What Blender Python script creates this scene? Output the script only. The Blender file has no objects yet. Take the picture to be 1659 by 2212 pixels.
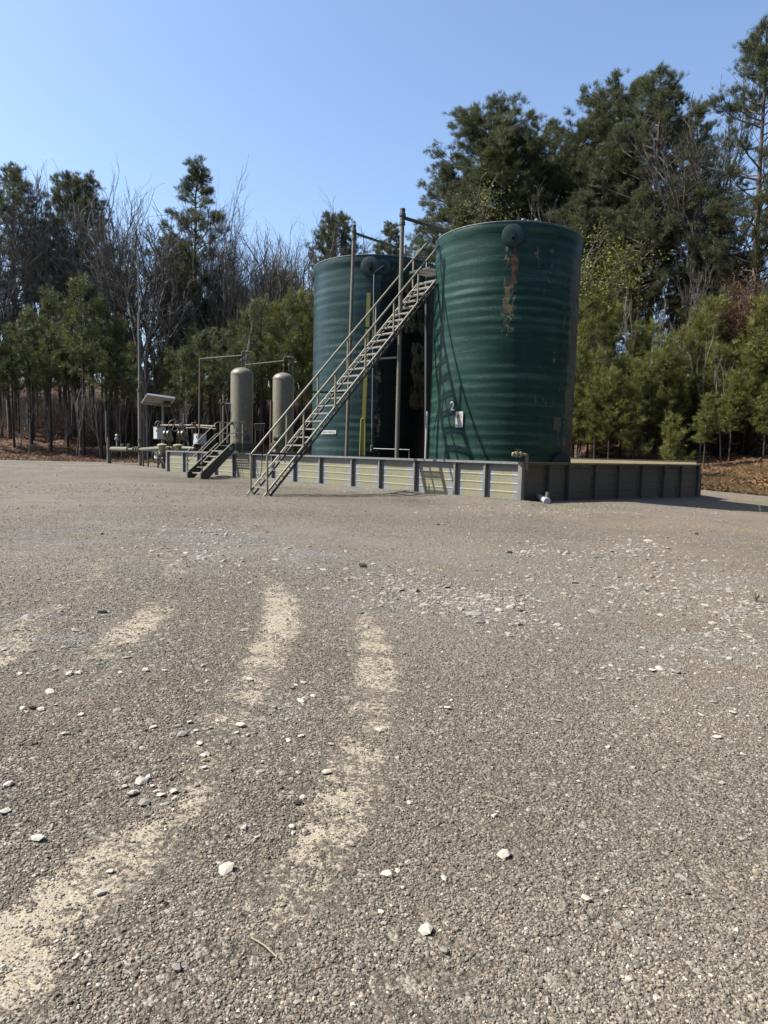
import bpy, math, random
import numpy as np
from math import sin, cos, pi, radians, degrees, atan2, sqrt, asin
from mathutils import Vector, Matrix

S = bpy.context.scene
COL = S.collection
random.seed(7)
RNG = np.random.default_rng(7)

# ---------------------------------------------------------------- camera
CAM_H, FOC, PITCH, ROLL = 1.3, 1475.0, radians(5.0), radians(1.4)
cam_d = bpy.data.cameras.new('camera')
cam = bpy.data.objects.new('camera', cam_d)
COL.objects.link(cam)
CAM_R = Matrix.Rotation(pi / 2 - PITCH, 3, 'X') @ Matrix.Rotation(ROLL, 3, 'Z')
cam.matrix_world = Matrix.Translation((0, 0, CAM_H)) @ CAM_R.to_4x4()
cam_d.sensor_fit = 'VERTICAL'
cam_d.angle = 2 * math.atan(1106.0 / FOC)
cam_d.clip_start, cam_d.clip_end = 0.05, 3000
S.camera = cam

# ---------------------------------------------------------------- daylight
SUN_EL, SUN_AZ = radians(49), radians(-90)          # azimuth from +Y towards +X
world = bpy.data.worlds.new('World')
S.world = world
world.use_nodes = True
wn = world.node_tree
sky = wn.nodes.new('ShaderNodeTexSky')
sky.sky_type = 'NISHITA'
sky.sun_disc = False
sky.sun_elevation, sky.sun_rotation = SUN_EL, SUN_AZ
sky.air_density, sky.dust_density, sky.ozone_density = 1.0, 1.3, 2.6
wn.links.new(sky.outputs[0], wn.nodes['Background'].inputs[0])
wn.nodes['Background'].inputs[1].default_value = 0.12
sun_d = bpy.data.lights.new('sun', 'SUN')
sun_d.energy, sun_d.angle, sun_d.color = 5.0, radians(0.53), (1.0, 0.95, 0.87)
sun = bpy.data.objects.new('sun', sun_d)
TO_SUN = Vector((sin(SUN_AZ) * cos(SUN_EL), cos(SUN_AZ) * cos(SUN_EL), sin(SUN_EL)))
sun.rotation_euler = TO_SUN.to_track_quat('Z', 'Y').to_euler()
COL.objects.link(sun)
S.view_settings.view_transform = 'Standard'
S.view_settings.look = 'None'
S.view_settings.exposure = 1.04
S.view_settings.gamma = 1.0
S.render.film_transparent = False
try:
    S.cycles.max_bounces = 6
    S.cycles.transparent_max_bounces = 8
except Exception:
    pass


# ---------------------------------------------------------------- survey: photo readings turned into places on the ground
def ray(px, py):
    return CAM_R @ Vector(((px - 829.5) / FOC, -(py - 1106) / FOC, -1))


def on_ground(px, py, z=0.0):
    d = ray(px, py)
    return Vector((0, 0, CAM_H)) + d * ((z - CAM_H) / d.z)


def at_depth(px, py, y):
    d = ray(px, py)
    return Vector((0, 0, CAM_H)) + d * (y / d.y)


def at_height(px, py, z):
    return on_ground(px, py, z)


CORNER = Vector((3.78, 19.03, 0))
UA = radians(132.6)
U = Vector((cos(UA), sin(UA), 0))                   # along the sunlit wall, away from the camera
V = Vector((sin(UA), -cos(UA), 0))                  # along the shaded wall, away from the camera


def uv(u, v, z=0.0):
    return CORNER + U * u + V * v + Vector((0, 0, z))


# ---------------------------------------------------------------- node helpers
class NT:
    def __init__(self, name):
        self.m = bpy.data.materials.new(name)
        self.m.use_nodes = True
        self.t = self.m.node_tree
        self.b = self.t.nodes['Principled BSDF']
        self.tc = self.t.nodes.new('ShaderNodeTexCoord')

    def n(self, typ, **kw):
        x = self.t.nodes.new('ShaderNode' + typ)
        for k, v in kw.items():
            setattr(x, k, v)
        return x

    def put(self, sock, v):
        if hasattr(v, 'links') or isinstance(v, bpy.types.NodeSocket):
            self.t.links.new(v, sock)
        else:
            if isinstance(v, tuple) and len(v) == 3 and sock.type == 'RGBA':
                v = (*v, 1)
            sock.default_value = v

    def math(self, op, a, b=0.0, c=0.0, clamp=False):
        x = self.n('Math', operation=op, use_clamp=clamp)
        self.put(x.inputs[0], a)
        self.put(x.inputs[1], b)
        self.put(x.inputs[2], c)
        return x.outputs[0]

    def noise(self, scale, detail=4, rough=0.55, vec=None, dim='3D'):
        x = self.n('TexNoise')
        self.put(x.inputs['Vector'], vec if vec is not None else self.tc.outputs['Object'])
        x.inputs['Scale'].default_value = scale
        x.inputs['Detail'].default_value = detail
        x.inputs['Roughness'].default_value = rough
        return x.outputs[0]

    def vor(self, scale, feature='F1', out='Distance', vec=None):
        x = self.n('TexVoronoi', feature=feature)
        self.put(x.inputs['Vector'], vec if vec is not None else self.tc.outputs['Object'])
        x.inputs['Scale'].default_value = scale
        return x.outputs[out]

    def ramp(self, fac, a, b, smooth=True):
        x = self.n('MapRange', interpolation_type='SMOOTHSTEP' if smooth else 'LINEAR')
        self.put(x.inputs[0], fac)
        self.put(x.inputs[1], a)
        self.put(x.inputs[2], b)
        return x.outputs[0]

    def mix(self, f, a, b, blend='MIX'):
        x = self.n('Mix', data_type='RGBA', blend_type=blend)
        self.put(x.inputs[0], f)
        self.put(x.inputs[6], a)
        self.put(x.inputs[7], b)
        return x.outputs[2]

    def attr(self, name):
        x = self.n('Attribute', attribute_name=name)
        return x

    def mapv(self, scale, src='Object'):
        x = self.n('Mapping')
        self.t.links.new(self.tc.outputs[src], x.inputs[0])
        x.inputs['Scale'].default_value = scale
        return x.outputs[0]

    def bump(self, h, strength=0.3, dist=0.01):
        x = self.n('Bump')
        self.put(x.inputs['Height'], h)
        x.inputs['Strength'].default_value = strength
        x.inputs['Distance'].default_value = dist
        self.t.links.new(x.outputs[0], self.b.inputs['Normal'])
        return x

    def set(self, color=None, rough=None, metal=None, spec=None):
        if color is not None:
            self.put(self.b.inputs['Base Color'], color)
        if rough is not None:
            self.put(self.b.inputs['Roughness'], rough)
        if metal is not None:
            self.put(self.b.inputs['Metallic'], metal)
        if spec is not None:
            self.put(self.b.inputs['Specular IOR Level'], spec)
        return self.m


ALB = .57


def worn(name, c1, c2, rust=None, rust_amt=0.62, rough=0.55, scale=3.0, metal=0.0, bump=0.15, stretch=(1, 1, 1)):
    """weathered paint: two tones, fine grime, optional rust patches"""
    k = NT(name)
    c1, c2 = tuple(x * ALB for x in c1), tuple(x * ALB for x in c2)
    rust = tuple(x * ALB for x in rust) if rust else None
    vec = k.mapv(stretch)
    f = k.ramp(k.noise(scale, 6, 0.6, vec), 0.35, 0.68)
    col = k.mix(f, c1, c2)
    g = k.noise(scale * 14, 3, 0.6)
    col = k.mix(k.ramp(g, 0.3, 0.75), col, tuple(x * 0.72 for x in c1))
    if rust:
        r = k.ramp(k.noise(scale * 1.7, 8, 0.7, vec), rust_amt, rust_amt + 0.05)
        col = k.mix(r, col, rust)
    k.bump(g, bump, 0.004)
    return k.set(col, k.math('MULTIPLY_ADD', g, 0.25, rough - 0.12), metal)


M = {}
M['olive'] = worn('olive_paint', (.20, .195, .13), (.25, .235, .16), (.12, .075, .045), .68, .5)
M['olive_dark'] = worn('weathered_grating', (.085, .088, .072), (.12, .118, .095), (.10, .06, .035), .66, .6)
M['stair'] = worn('stair_metal', (.29, .272, .19), (.385, .36, .255), (.20, .11, .06), .64, .5, 4)
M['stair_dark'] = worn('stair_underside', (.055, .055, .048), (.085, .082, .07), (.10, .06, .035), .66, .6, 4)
M['pole'] = worn('pole_paint', (.22, .20, .155), (.29, .265, .205), (.25, .13, .065), .56, .5, 1.2, stretch=(1, 1, .5))
M['grate'] = worn('tread_grating', (.36, .35, .30), (.44, .42, .36), (.26, .16, .09), .68, .6, 6)
M['frp'] = worn('fibreglass_stringer', (.085, .092, .072), (.115, .120, .092), None, .6, .55, 3)
M['vessel'] = worn('vessel_paint', (.28, .26, .185), (.335, .31, .22), (.10, .075, .05), .72, .45, 1.3, bump=.05)
M['galv'] = worn('galvanised', (.30, .32, .33), (.42, .43, .42), (.27, .2, .13), .72, .5, 5, .1)
M['white'] = worn('white_enamel', (.74, .75, .74), (.80, .80, .78), None, .6, .4, 4, bump=.03)
M['pvc'] = worn('pvc_plastic', (.66, .70, .78), (.75, .77, .82), (.35, .3, .24), .68, .35, 9)
M['valve_yellow'] = worn('faded_yellow_paint', (.52, .47, .22), (.60, .55, .30), (.2, .13, .07), .7, .5, 5)
M['gauge_yellow'] = worn('gauge_yellow', (.46, .43, .10), (.55, .50, .13), (.2, .18, .08), .72, .5, 4)
M['iron'] = worn('cast_iron', (.10, .095, .08), (.15, .135, .11), (.12, .07, .04), .6, .55, 7)
M['brass'] = worn('tarnished_valve', (.28, .25, .15), (.36, .32, .2), (.13, .09, .05), .64, .4, 9, .3)
M['black'] = worn('black_rubber', (.012, .014, .015), (.022, .024, .024), None, .6, .55, 5)
M['red'] = worn('red_rod', (.22, .03, .02), (.28, .05, .03), None, .6, .5, 5)
M['wood'] = worn('grey_timber', (.17, .14, .10), (.26, .21, .15), None, .6, .85, 6, stretch=(4, 4, .6))
M['panel_back'] = worn('solar_back', (.40, .40, .37), (.46, .45, .41), None, .6, .5, 3)
M['panel_frame'] = worn('aluminium_frame', (.55, .56, .57), (.65, .66, .66), None, .6, .35, 4, .5)
M['panel_face'] = worn('solar_cells', (.012, .016, .035), (.018, .022, .045), None, .6, .15, 9)
M['number'] = worn('white_lettering', (.80, .80, .78), (.86, .86, .84), None, .6, .6, 9, bump=.02)
M['ink'] = worn('grey_ink', (.16, .15, .15), (.20, .19, .19), None, .6, .7, 9, bump=.02)
M['ink_dark'] = worn('dark_ink', (.035, .022, .02), (.05, .03, .025), None, .6, .6, 9, bump=.02)
M['ink_light'] = worn('pale_grey_ink', (.42, .41, .42), (.52, .51, .52), None, .6, .6, 9, bump=.02)
M['ink_yellow'] = worn('yellow_ink', (.75, .50, .06), (.80, .56, .10), None, .6, .6, 9, bump=.02)
M['stone'] = worn('limestone', (.70, .65, .55), (.98, .91, .78), (.36, .27, .17), .7, .8, 30, bump=.5)
M['stone_grey'] = worn('grey_stone', (.34, .325, .29), (.50, .47, .42), None, .7, .8, 30, bump=.5)
M['stone_dark'] = worn('dark_clod', (.045, .035, .03), (.075, .06, .05), None, .7, .9, 30, bump=.6)
M['stone_tan'] = worn('tan_stone', (.45, .33, .19), (.55, .42, .26), None, .7, .8, 30, bump=.5)
M['straw'] = worn('dry_straw', (.52, .45, .28), (.62, .55, .36), None, .7, .8, 30)


RIB = .295


def tank_material(name, bands, base1, base2, seed, dark_band=None):
    """green gelcoat, flaking to tan where UV bands say so (U = arc metres from the camera side, V = height)"""
    k = NT(name)
    sep = k.n('SeparateXYZ')
    k.t.links.new(k.tc.outputs['UV'], sep.inputs[0])
    u, v = sep.outputs[0], sep.outputs[1]
    uvv = k.n('Mapping')
    k.t.links.new(k.tc.outputs['UV'], uvv.inputs[0])
    uvv.inputs['Location'].default_value = (seed, seed * 2, 0)
    st = k.n('Mapping')
    k.t.links.new(k.tc.outputs['UV'], st.inputs[0])
    st.inputs['Location'].default_value = (seed, 0, 0)
    st.inputs['Scale'].default_value = (1, .42, 1)
    big = k.noise(.55, 4, .55, uvv.outputs[0])
    strk = k.n('Mapping')
    k.t.links.new(k.tc.outputs['UV'], strk.inputs[0])
    strk.inputs['Scale'].default_value = (2.2, .16, 1)
    streak = k.noise(2.0, 5, .6, strk.outputs[0])
    col = k.mix(k.ramp(big, .3, .7), base1, base2)
    col = k.mix(k.math('MULTIPLY', k.ramp(streak, .48, .75), .35), col, tuple(x * .55 for x in base1))
    # pale sun sheen along the ribs, painted into the colour
    ban = k.n('Mapping')
    k.t.links.new(k.tc.outputs['UV'], ban.inputs[0])
    ban.inputs['Location'].default_value = (seed, seed, 0)
    ban.inputs['Scale'].default_value = (.30, 2.6, 1)
    phase = k.math('SINE', k.math('MULTIPLY', v, 2 * pi / RIB))
    crest = k.math('MULTIPLY_ADD', phase, k.math('MULTIPLY', k.ramp(k.noise(.45, 3, .5, uvv.outputs[0]), .35, .65), -.13), k.noise(1.0, 6, .66, ban.outputs[0]))
    speck = k.noise(26, 5, .75, uvv.outputs[0])
    rib_sheen = k.math('MULTIPLY', k.ramp(crest, .44, .74), k.ramp(speck, .40, .62))
    col = k.mix(k.math('MULTIPLY', rib_sheen, .70), col, (.095, .150, .130))
    if dark_band:                                              # near-black band with a ragged edge down one side
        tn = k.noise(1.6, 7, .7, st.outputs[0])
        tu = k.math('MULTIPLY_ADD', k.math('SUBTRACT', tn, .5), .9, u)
        tm = k.math('MULTIPLY', k.ramp(tu, dark_band[0], dark_band[0] + .10), k.math('SUBTRACT', 1.0, k.ramp(tu, dark_band[1], dark_band[1] + .3)))
        tm = k.math('MULTIPLY', tm, k.math('SUBTRACT', 1.0, k.ramp(k.math('MULTIPLY_ADD', tn, 2.4, v), dark_band[2], dark_band[2] + .9)))
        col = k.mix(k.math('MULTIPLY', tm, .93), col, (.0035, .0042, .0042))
    flake = k.noise(3.4, 10, .74, st.outputs[0])
    fine = k.noise(9, 6, .7, uvv.outputs[0])
    fl = k.math('MULTIPLY_ADD', fine, .35, flake)
    total = None
    for (u0, w, v0, v1, amt) in bands:
        d = k.math('ABSOLUTE', k.math('SUBTRACT', u, u0))
        m = k.math('SUBTRACT', 1.0, k.ramp(d, w * .35, w))
        m = k.math('MULTIPLY', m, k.ramp(v, v0 - .5, v0 + .35))
        m = k.math('MULTIPLY', m, k.math('SUBTRACT', 1.0, k.ramp(v, v1 - .4, v1 + .35)))
        m = k.math('MULTIPLY', m, amt)
        total = m if total is None else k.math('MAXIMUM', total, m)
    thr = k.math('MULTIPLY_ADD', total, -.36, .985)
    mask = k.ramp(k.math('SUBTRACT', fl, thr), 0.0, .018)
    tan = k.mix(k.ramp(fine, .35, .65), (.095, .078, .050), (.15, .122, .08))
    tan = k.mix(k.ramp(k.noise(1.1, 3, .5, st.outputs[0]), .5, .62), tan, (.090, .056, .029))
    col = k.mix(mask, col, tan)
    grain = k.noise(55, 3, .6)
    grain2 = k.noise(17, 4, .6)
    h = k.math('ADD', k.math('MULTIPLY', grain, .6), k.math('MULTIPLY', grain2, .8))
    h = k.math('MULTIPLY_ADD', mask, -.5, h)
    k.bump(h, .75, .008)
    rough = k.math('MULTIPLY_ADD', mask, .35, k.math('MULTIPLY_ADD', rib_sheen, .10, .36))
    return k.set(col, rough, 0, .18)


def wall_material(name, zinc, yellow, amount):
    """steel panel: paint left in the middle of the sheet, bare zinc near the edges (UV 0..1 across each panel)"""
    k = NT(name)
    sep = k.n('SeparateXYZ')
    k.t.links.new(k.tc.outputs['UV'], sep.inputs[0])
    oi = k.n('ObjectInfo')
    u, v = sep.outputs[0], sep.outputs[1]
    n1 = k.noise(1.7, 5, .6)
    n2 = k.noise(7, 5, .65)
    dx = k.math('ABSOLUTE', k.math('SUBTRACT', u, .5))
    dy = k.math('ABSOLUTE', k.math('SUBTRACT', v, .46))
    d = k.math('POWER', k.math('ADD', k.math('POWER', dx, 4.0), k.math('POWER', k.math('MULTIPLY', dy, .86), 4.0)), .25)
    d = k.math('ADD', d, k.math('MULTIPLY', k.math('SUBTRACT', n1, .5), .22))
    d = k.math('ADD', d, k.math('MULTIPLY', k.math('SUBTRACT', n2, .5), .12))
    d = k.math('ADD', d, k.math('MULTIPLY', k.math('SUBTRACT', oi.outputs['Random'], .5), .05))
    m = k.math('SUBTRACT', 1.0, k.ramp(d, amount - .03, amount + .03))
    n3 = k.noise(18, 4, .6)
    ye = k.mix(k.ramp(n2, .3, .7), yellow, tuple(x * 1.14 for x in yellow))
    zi = k.mix(k.ramp(n2, .35, .7), zinc, tuple(x * 1.25 for x in zinc))
    zi = k.mix(k.ramp(n3, .62, .75), zi, tuple(min(.75, x * 1.55) for x in zinc))
    col = k.mix(m, zi, ye)
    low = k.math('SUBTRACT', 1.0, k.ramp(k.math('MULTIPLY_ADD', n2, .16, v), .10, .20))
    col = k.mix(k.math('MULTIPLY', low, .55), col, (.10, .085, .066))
    k.bump(n2, .1, .004)
    return k.set(col, k.math('MULTIPLY_ADD', m, .16, .42), 0.0, .5)


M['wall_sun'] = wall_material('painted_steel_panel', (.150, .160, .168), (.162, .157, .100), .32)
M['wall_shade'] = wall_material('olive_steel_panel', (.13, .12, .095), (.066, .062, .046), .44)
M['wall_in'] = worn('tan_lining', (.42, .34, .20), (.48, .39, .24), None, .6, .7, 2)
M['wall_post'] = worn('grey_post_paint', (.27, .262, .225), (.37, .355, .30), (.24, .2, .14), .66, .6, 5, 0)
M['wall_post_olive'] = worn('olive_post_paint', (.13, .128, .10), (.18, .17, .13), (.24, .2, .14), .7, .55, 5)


# ---------------------------------------------------------------- mesh builder
class MB:
    def __init__(self):
        self.v, self.f, self.uv, self.sm = [], [], {}, []

    def poly(self, pts, uvs=None, smooth=False):
        i = len(self.v)
        self.v += [tuple(p) for p in pts]
        self.f.append(tuple(range(i, i + len(pts))))
        self.sm.append(smooth)
        if uvs:
            self.uv[len(self.f) - 1] = uvs

    def hexa(self, p):
        """eight corners: bottom 0-3, top 4-7"""
        i = len(self.v)
        self.v += [tuple(q) for q in p]
        for q in ((3, 2, 1, 0), (4, 5, 6, 7), (0, 1, 5, 4), (1, 2, 6, 5), (2, 3, 7, 6), (3, 0, 4, 7)):
            self.f.append(tuple(i + k for k in q))
            self.sm.append(False)

    def box(self, c, size, ax=None):
        c = Vector(c)
        x, y, z = ax if ax else (Vector((1, 0, 0)), Vector((0, 1, 0)), Vector((0, 0, 1)))
        a, b, d = x * size[0] / 2, y * size[1] / 2, z * size[2] / 2
        self.hexa([c - a - b - d, c + a - b - d, c + a + b - d, c - a + b - d,
                   c - a - b + d, c + a - b + d, c + a + b + d, c - a + b + d])
        return self

    def bar(self, p, q, w, h, up=Vector((0, 0, 1))):
        p, q = Vector(p), Vector(q)
        d = (q - p).normalized()
        s = d.cross(up)
        s = s.normalized() if s.length > 1e-4 else d.orthogonal().normalized()
        t = s.cross(d)
        a, b = s * w / 2, t * h / 2
        self.hexa([p - a - b, p + a - b, q + a - b, q - a - b, p - a + b, p + a + b, q + a + b, q - a + b])
        return self

    def tube(self, pts, r, n=10, cap=True, smooth=True):
        pts = [Vector(p) for p in pts]
        rs = r if isinstance(r, (list, tuple)) else [r] * len(pts)
        base = len(self.v)
        prev = None
        for k, p in enumerate(pts):
            if k == 0:
                d = pts[1] - pts[0]
            elif k == len(pts) - 1:
                d = pts[-1] - pts[-2]
            else:
                d = (pts[k + 1] - p).normalized() + (p - pts[k - 1]).normalized()
            d = d.normalized()
            if prev is None:
                x = d.orthogonal().normalized()
            else:
                x = (prev - d * prev.dot(d))
                x = x.normalized() if x.length > 1e-5 else d.orthogonal().normalized()
            prev = x
            y = d.cross(x)
            for j in range(n):
                a = 2 * pi * j / n
                self.v.append(tuple(p + (x * cos(a) + y * sin(a)) * rs[k]))
        for k in range(len(pts) - 1):
            for j in range(n):
                j2 = (j + 1) % n
                b0, b1 = base + k * n, base + (k + 1) * n
                self.f.append((b0 + j, b0 + j2, b1 + j2, b1 + j))
                self.sm.append(smooth)
        if cap:
            self.f.append(tuple(base + j for j in range(n - 1, -1, -1)))
            self.sm.append(False)
            b = base + (len(pts) - 1) * n
            self.f.append(tuple(b + j for j in range(n)))
            self.sm.append(False)
        return self

    def bend(self, pts, r, rad, n=10, seg=5):
        """pipe through points with rounded corners"""
        pts = [Vector(p) for p in pts]
        out = [pts[0]]
        for k in range(1, len(pts) - 1):
            a, b, c = pts[k - 1], pts[k], pts[k + 1]
            d1, d2 = (a - b).normalized(), (c - b).normalized()
            e = min(rad, (a - b).length * .45, (c - b).length * .45)
            p1, p2 = b + d1 * e, b + d2 * e
            for j in range(seg + 1):
                t = j / seg
                out.append(p1 * (1 - t) ** 2 + b * 2 * t * (1 - t) + p2 * t * t)
        out.append(pts[-1])
        return self.tube(out, r, n)

    def lathe(self, prof, c, axis=Vector((0, 0, 1)), n=24, smooth=True, cap=True):
        """profile of (radius, distance along axis)"""
        c = Vector(c)
        axis = axis.normalized()
        x = axis.orthogonal().normalized() if abs(axis.z) < .99 else Vector((1, 0, 0))
        y = axis.cross(x)
        base = len(self.v)
        for (r, h) in prof:
            for j in range(n):
                a = 2 * pi * j / n
                self.v.append(tuple(c + axis * h + (x * cos(a) + y * sin(a)) * r))
        for k in range(len(prof) - 1):
            for j in range(n):
                j2 = (j + 1) % n
                b0, b1 = base + k * n, base + (k + 1) * n
                self.f.append((b0 + j, b0 + j2, b1 + j2, b1 + j))
                self.sm.append(smooth)
        if cap:
            if prof[0][0] > 1e-4:
                self.f.append(tuple(base + j for j in range(n - 1, -1, -1)))
                self.sm.append(False)
            b = base + (len(prof) - 1) * n
            if prof[-1][0] > 1e-4:
                self.f.append(tuple(b + j for j in range(n)))
                self.sm.append(False)
        return self

    def wheel(self, c, axis, R, r=.02, spokes=4):
        """valve handwheel: rim, hub and spokes"""
        c, axis = Vector(c), axis.normalized()
        x = axis.orthogonal().normalized()
        y = axis.cross(x)
        ring = [c + (x * cos(a) + y * sin(a)) * R for a in np.linspace(0, 2 * pi, 21)]
        self.tube(ring, r, 6, cap=False)
        for k in range(spokes):
            a = 2 * pi * k / spokes + .4
            self.tube([c, c + (x * cos(a) + y * sin(a)) * R], r * .75, 5)
        self.lathe([(.05, -.05), (.05, .05)], c, axis, 8)
        return self

    def build(self, name, mat, parent=None, origin=None):
        o0 = Vector(origin) if origin is not None else (ORIGIN.get(parent.name, Vector()) if parent else Vector())
        me = bpy.data.meshes.new(name)
        me.from_pydata([tuple(Vector(p) - o0) for p in self.v], [], self.f)
        me.polygons.foreach_set('use_smooth', self.sm)
        if self.uv:
            L = me.uv_layers.new(name='UVMap')
            for fi, us in self.uv.items():
                for li, q in zip(me.polygons[fi].loop_indices, us):
                    L.data[li].uv = q
        me.materials.append(mat)
        me.update()
        if any(self.sm):
            me.set_sharp_from_angle(angle=radians(32))
        o = bpy.data.objects.new(name, me)
        COL.objects.link(o)
        if parent:
            o.parent = parent
            ORIGIN[o.name] = ORIGIN.get(parent.name, Vector())
        else:
            o.location = o0
            ORIGIN[o.name] = o0
        return o


ORIGIN = {}
Z3 = Vector((0, 0, 1))


def tag(o, label=None, cat=None, group=None, kind=None):
    for k, x in (('label', label), ('category', cat), ('group', group), ('kind', kind)):
        if x:
            o[k] = x
    return o


def thing(name, label, cat, loc, group=None):
    o = bpy.data.objects.new(name, None)
    o.empty_display_size = .3
    COL.objects.link(o)
    o.location = loc
    ORIGIN[o.name] = Vector(loc)
    return tag(o, label, cat, group)


def text_mesh(name, body, size, pos, xdir, ydir, mat, parent, spacing=1.0):
    c = bpy.data.curves.new(name, 'FONT')
    c.body, c.size, c.align_x, c.align_y = body, size, 'CENTER', 'CENTER'
    c.space_character = spacing
    c.extrude = .003
    tmp = bpy.data.objects.new('tmp_text', c)
    COL.objects.link(tmp)
    me = bpy.data.meshes.new_from_object(tmp.evaluated_get(bpy.context.evaluated_depsgraph_get()))
    bpy.data.objects.remove(tmp)
    z = xdir.cross(ydir)
    R = Matrix((xdir, ydir, z)).transposed().to_4x4()
    me.transform(Matrix.Translation(Vector(pos) - ORIGIN.get(parent.name, Vector())) @ R)
    me.materials.clear()
    me.materials.append(mat)
    o = bpy.data.objects.new(name, me)
    COL.objects.link(o)
    o.parent = parent
    return o


# ================================================================ GROUND
EDGE_X = np.array([-400, -80, -40, -27, -15, -4, 4, 10, 13, 16.4, 21, 30, 45, 80, 400.])
EDGE_Y = np.array([48, 50, 51.5, 53, 54.5, 51, 44.5, 36.0, 31.6, 30.6, 29.0, 26, 20, 8, -80.])


def hash_noise(x, y, s):
    """smooth value noise for terrain"""
    def g(ix, iy):
        h = np.sin(ix * 127.1 + iy * 311.7 + s * 17.3) * 43758.5453
        return h - np.floor(h)
    ix, iy = np.floor(x), np.floor(y)
    fx, fy = x - ix, y - iy
    fx, fy = fx * fx * (3 - 2 * fx), fy * fy * (3 - 2 * fy)
    return (g(ix, iy) * (1 - fx) + g(ix + 1, iy) * fx) * (1 - fy) + (g(ix, iy + 1) * (1 - fx) + g(ix + 1, iy + 1) * fx) * fy


def bank_s(x, y):
    return (y - np.interp(x, EDGE_X, EDGE_Y)) * .78 + (hash_noise(x * .35, y * .35, 3) - .5) * 1.6


def height(x, y):
    x, y = np.asarray(x, float), np.asarray(y, float)
    s = bank_s(x, y)
    sp = np.maximum(s, 0)
    z = .27 * np.minimum(sp, 14) + .17 * np.clip(sp - 15, 0, 75)
    z = z * (sp / (sp + .8))
    amp = np.minimum(sp, 3) / 3
    z = z + amp * ((hash_noise(x * .5, y * .5, 1) - .5) * .55 + (hash_noise(x * 1.6, y * 1.6, 2) - .5) * .25)
    d = np.hypot(x, y)
    z = z + (hash_noise(x * .8, y * .8, 5) - .5) * .030 * np.clip((d - 3) / 6, 0, 1)
    # gravel heaped along the foot of the near walls
    q = (x - CORNER.x) * U.x + (y - CORNER.y) * U.y
    p = (x - CORNER.x) * V.x + (y - CORNER.y) * V.y
    tx = np.clip((x - 4.5) / 8.5, 0, 1)
    tq = np.clip((2.5 - q) / 5.5, 0, 1)
    z = z - .31 * (tx * tx * (3 - 2 * tx)) * (tq * tq * (3 - 2 * tq))
    hp = np.exp(-((p + .55) / .5) ** 2) * (q > -1) * (q < 23) * (.05 + .09 * hash_noise(x * 1.3, y * 1.3, 12))
    return z + hp


def hz(x, y):
    return float(height(x, y))


SAND = [([(-60, 2130, .9), (60, 2010, .9), (170, 1925, .8), (260, 1850, .72), (350, 1770, .66), (410, 1690, .60), (470, 1600, .5), (535, 1490, .62), (580, 1410, .72), (610, 1345, .82), (606, 1300, .8), (588, 1268, .6), (560, 1225, .3), (500, 1170, .15)], .19),
        ([(540, 2240, .3), (600, 2090, .42), (640, 1960, .58), (690, 1840, .70), (740, 1730, .74), (775, 1640, .66), (800, 1540, .62), (814, 1440, .70), (803, 1370, .68), (785, 1315, .5), (750, 1270, .2)], .165),
        ([(120, 1500, .2), (200, 1430, .5), (280, 1362, .8), (330, 1330, .72), (372, 1275, .3), (376, 1235, .6), (362, 1200, .5), (330, 1165, .2)], .20),
        ([(-20, 1430, .68), (60, 1345, .6), (150, 1290, .5), (215, 1225, .58), (235, 1190, .3)], .2),
        ([(-20, 1515, .4), (80, 1490, .35)], .2),
        ([(900, 2240, .42), (960, 2190, .3)], .22), ([(480, 2200, .42), (520, 2150, .3)], .15),
        ([(-30, 1066, .5), (70, 1066, .4)], 1.2)]
SAND_W = [([(on_ground(*p[:2]).xy, p[2]) for p in pl], w) for pl, w in SAND]


def sand_at(x, y):
    out = np.zeros_like(x)
    for pl, w in SAND_W:
        for (p, a), (q, b) in zip(pl[:-1], pl[1:]):
            d = q - p
            t = np.clip(((x - p.x) * d.x + (y - p.y) * d.y) / d.length_squared, 0, 1)
            e = np.hypot(x - p.x - t * d.x, y - p.y - t * d.y)
            out = np.maximum(out, (a + (b - a) * t) * np.clip(1.5 - e / w, 0, 1))
    return out


def graded(parts):
    return np.concatenate([np.arange(*p) for p in parts])


gy = np.concatenate([graded([(-8, .4, .6), (.4, 8, .06), (8, 16, .12), (16, 70, .35)]), np.geomspace(70, 1500, 36)])
gx = graded([(0, 5, .06), (5, 12, .14), (12, 60, .45)])
gx = np.concatenate([gx, np.geomspace(60, 1500, 30)])
gx = np.concatenate([-gx[:0:-1], gx])
X, Y = np.meshgrid(gx, gy)
Z = height(X, Y)
nx, ny = len(gx), len(gy)
co = np.stack([X, Y, Z], -1).reshape(-1, 3)
idx = np.arange(nx * ny).reshape(ny, nx)
quads = np.stack([idx[:-1, :-1], idx[:-1, 1:], idx[1:, 1:], idx[1:, :-1]], -1).reshape(-1, 4)


def fast_mesh(name, co, faces, mat, smooth=False, attrs=None):
    me = bpy.data.meshes.new(name)
    n, k = faces.shape
    me.vertices.add(len(co))
    me.vertices.foreach_set('co', np.ascontiguousarray(co, np.float32).ravel())
    me.loops.add(n * k)
    me.loops.foreach_set('vertex_index', np.ascontiguousarray(faces, np.int32).ravel())
    me.polygons.add(n)
    me.polygons.foreach_set('loop_start', np.arange(0, n * k, k, dtype=np.int32))
    me.polygons.foreach_set('loop_total', np.full(n, k, np.int32))
    me.polygons.foreach_set('use_smooth', np.full(n, smooth))
    for an, av in (attrs or {}).items():
        if av.ndim == 1:
            a = me.attributes.new(an, 'FLOAT', 'POINT')
            a.data.foreach_set('value', np.ascontiguousarray(av, np.float32))
        else:
            a = me.attributes.new(an, 'FLOAT_COLOR', 'POINT')
            a.data.foreach_set('color', np.ascontiguousarray(av, np.float32).ravel())
    me.materials.append(mat)
    me.update(calc_edges=True)
    return me


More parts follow.
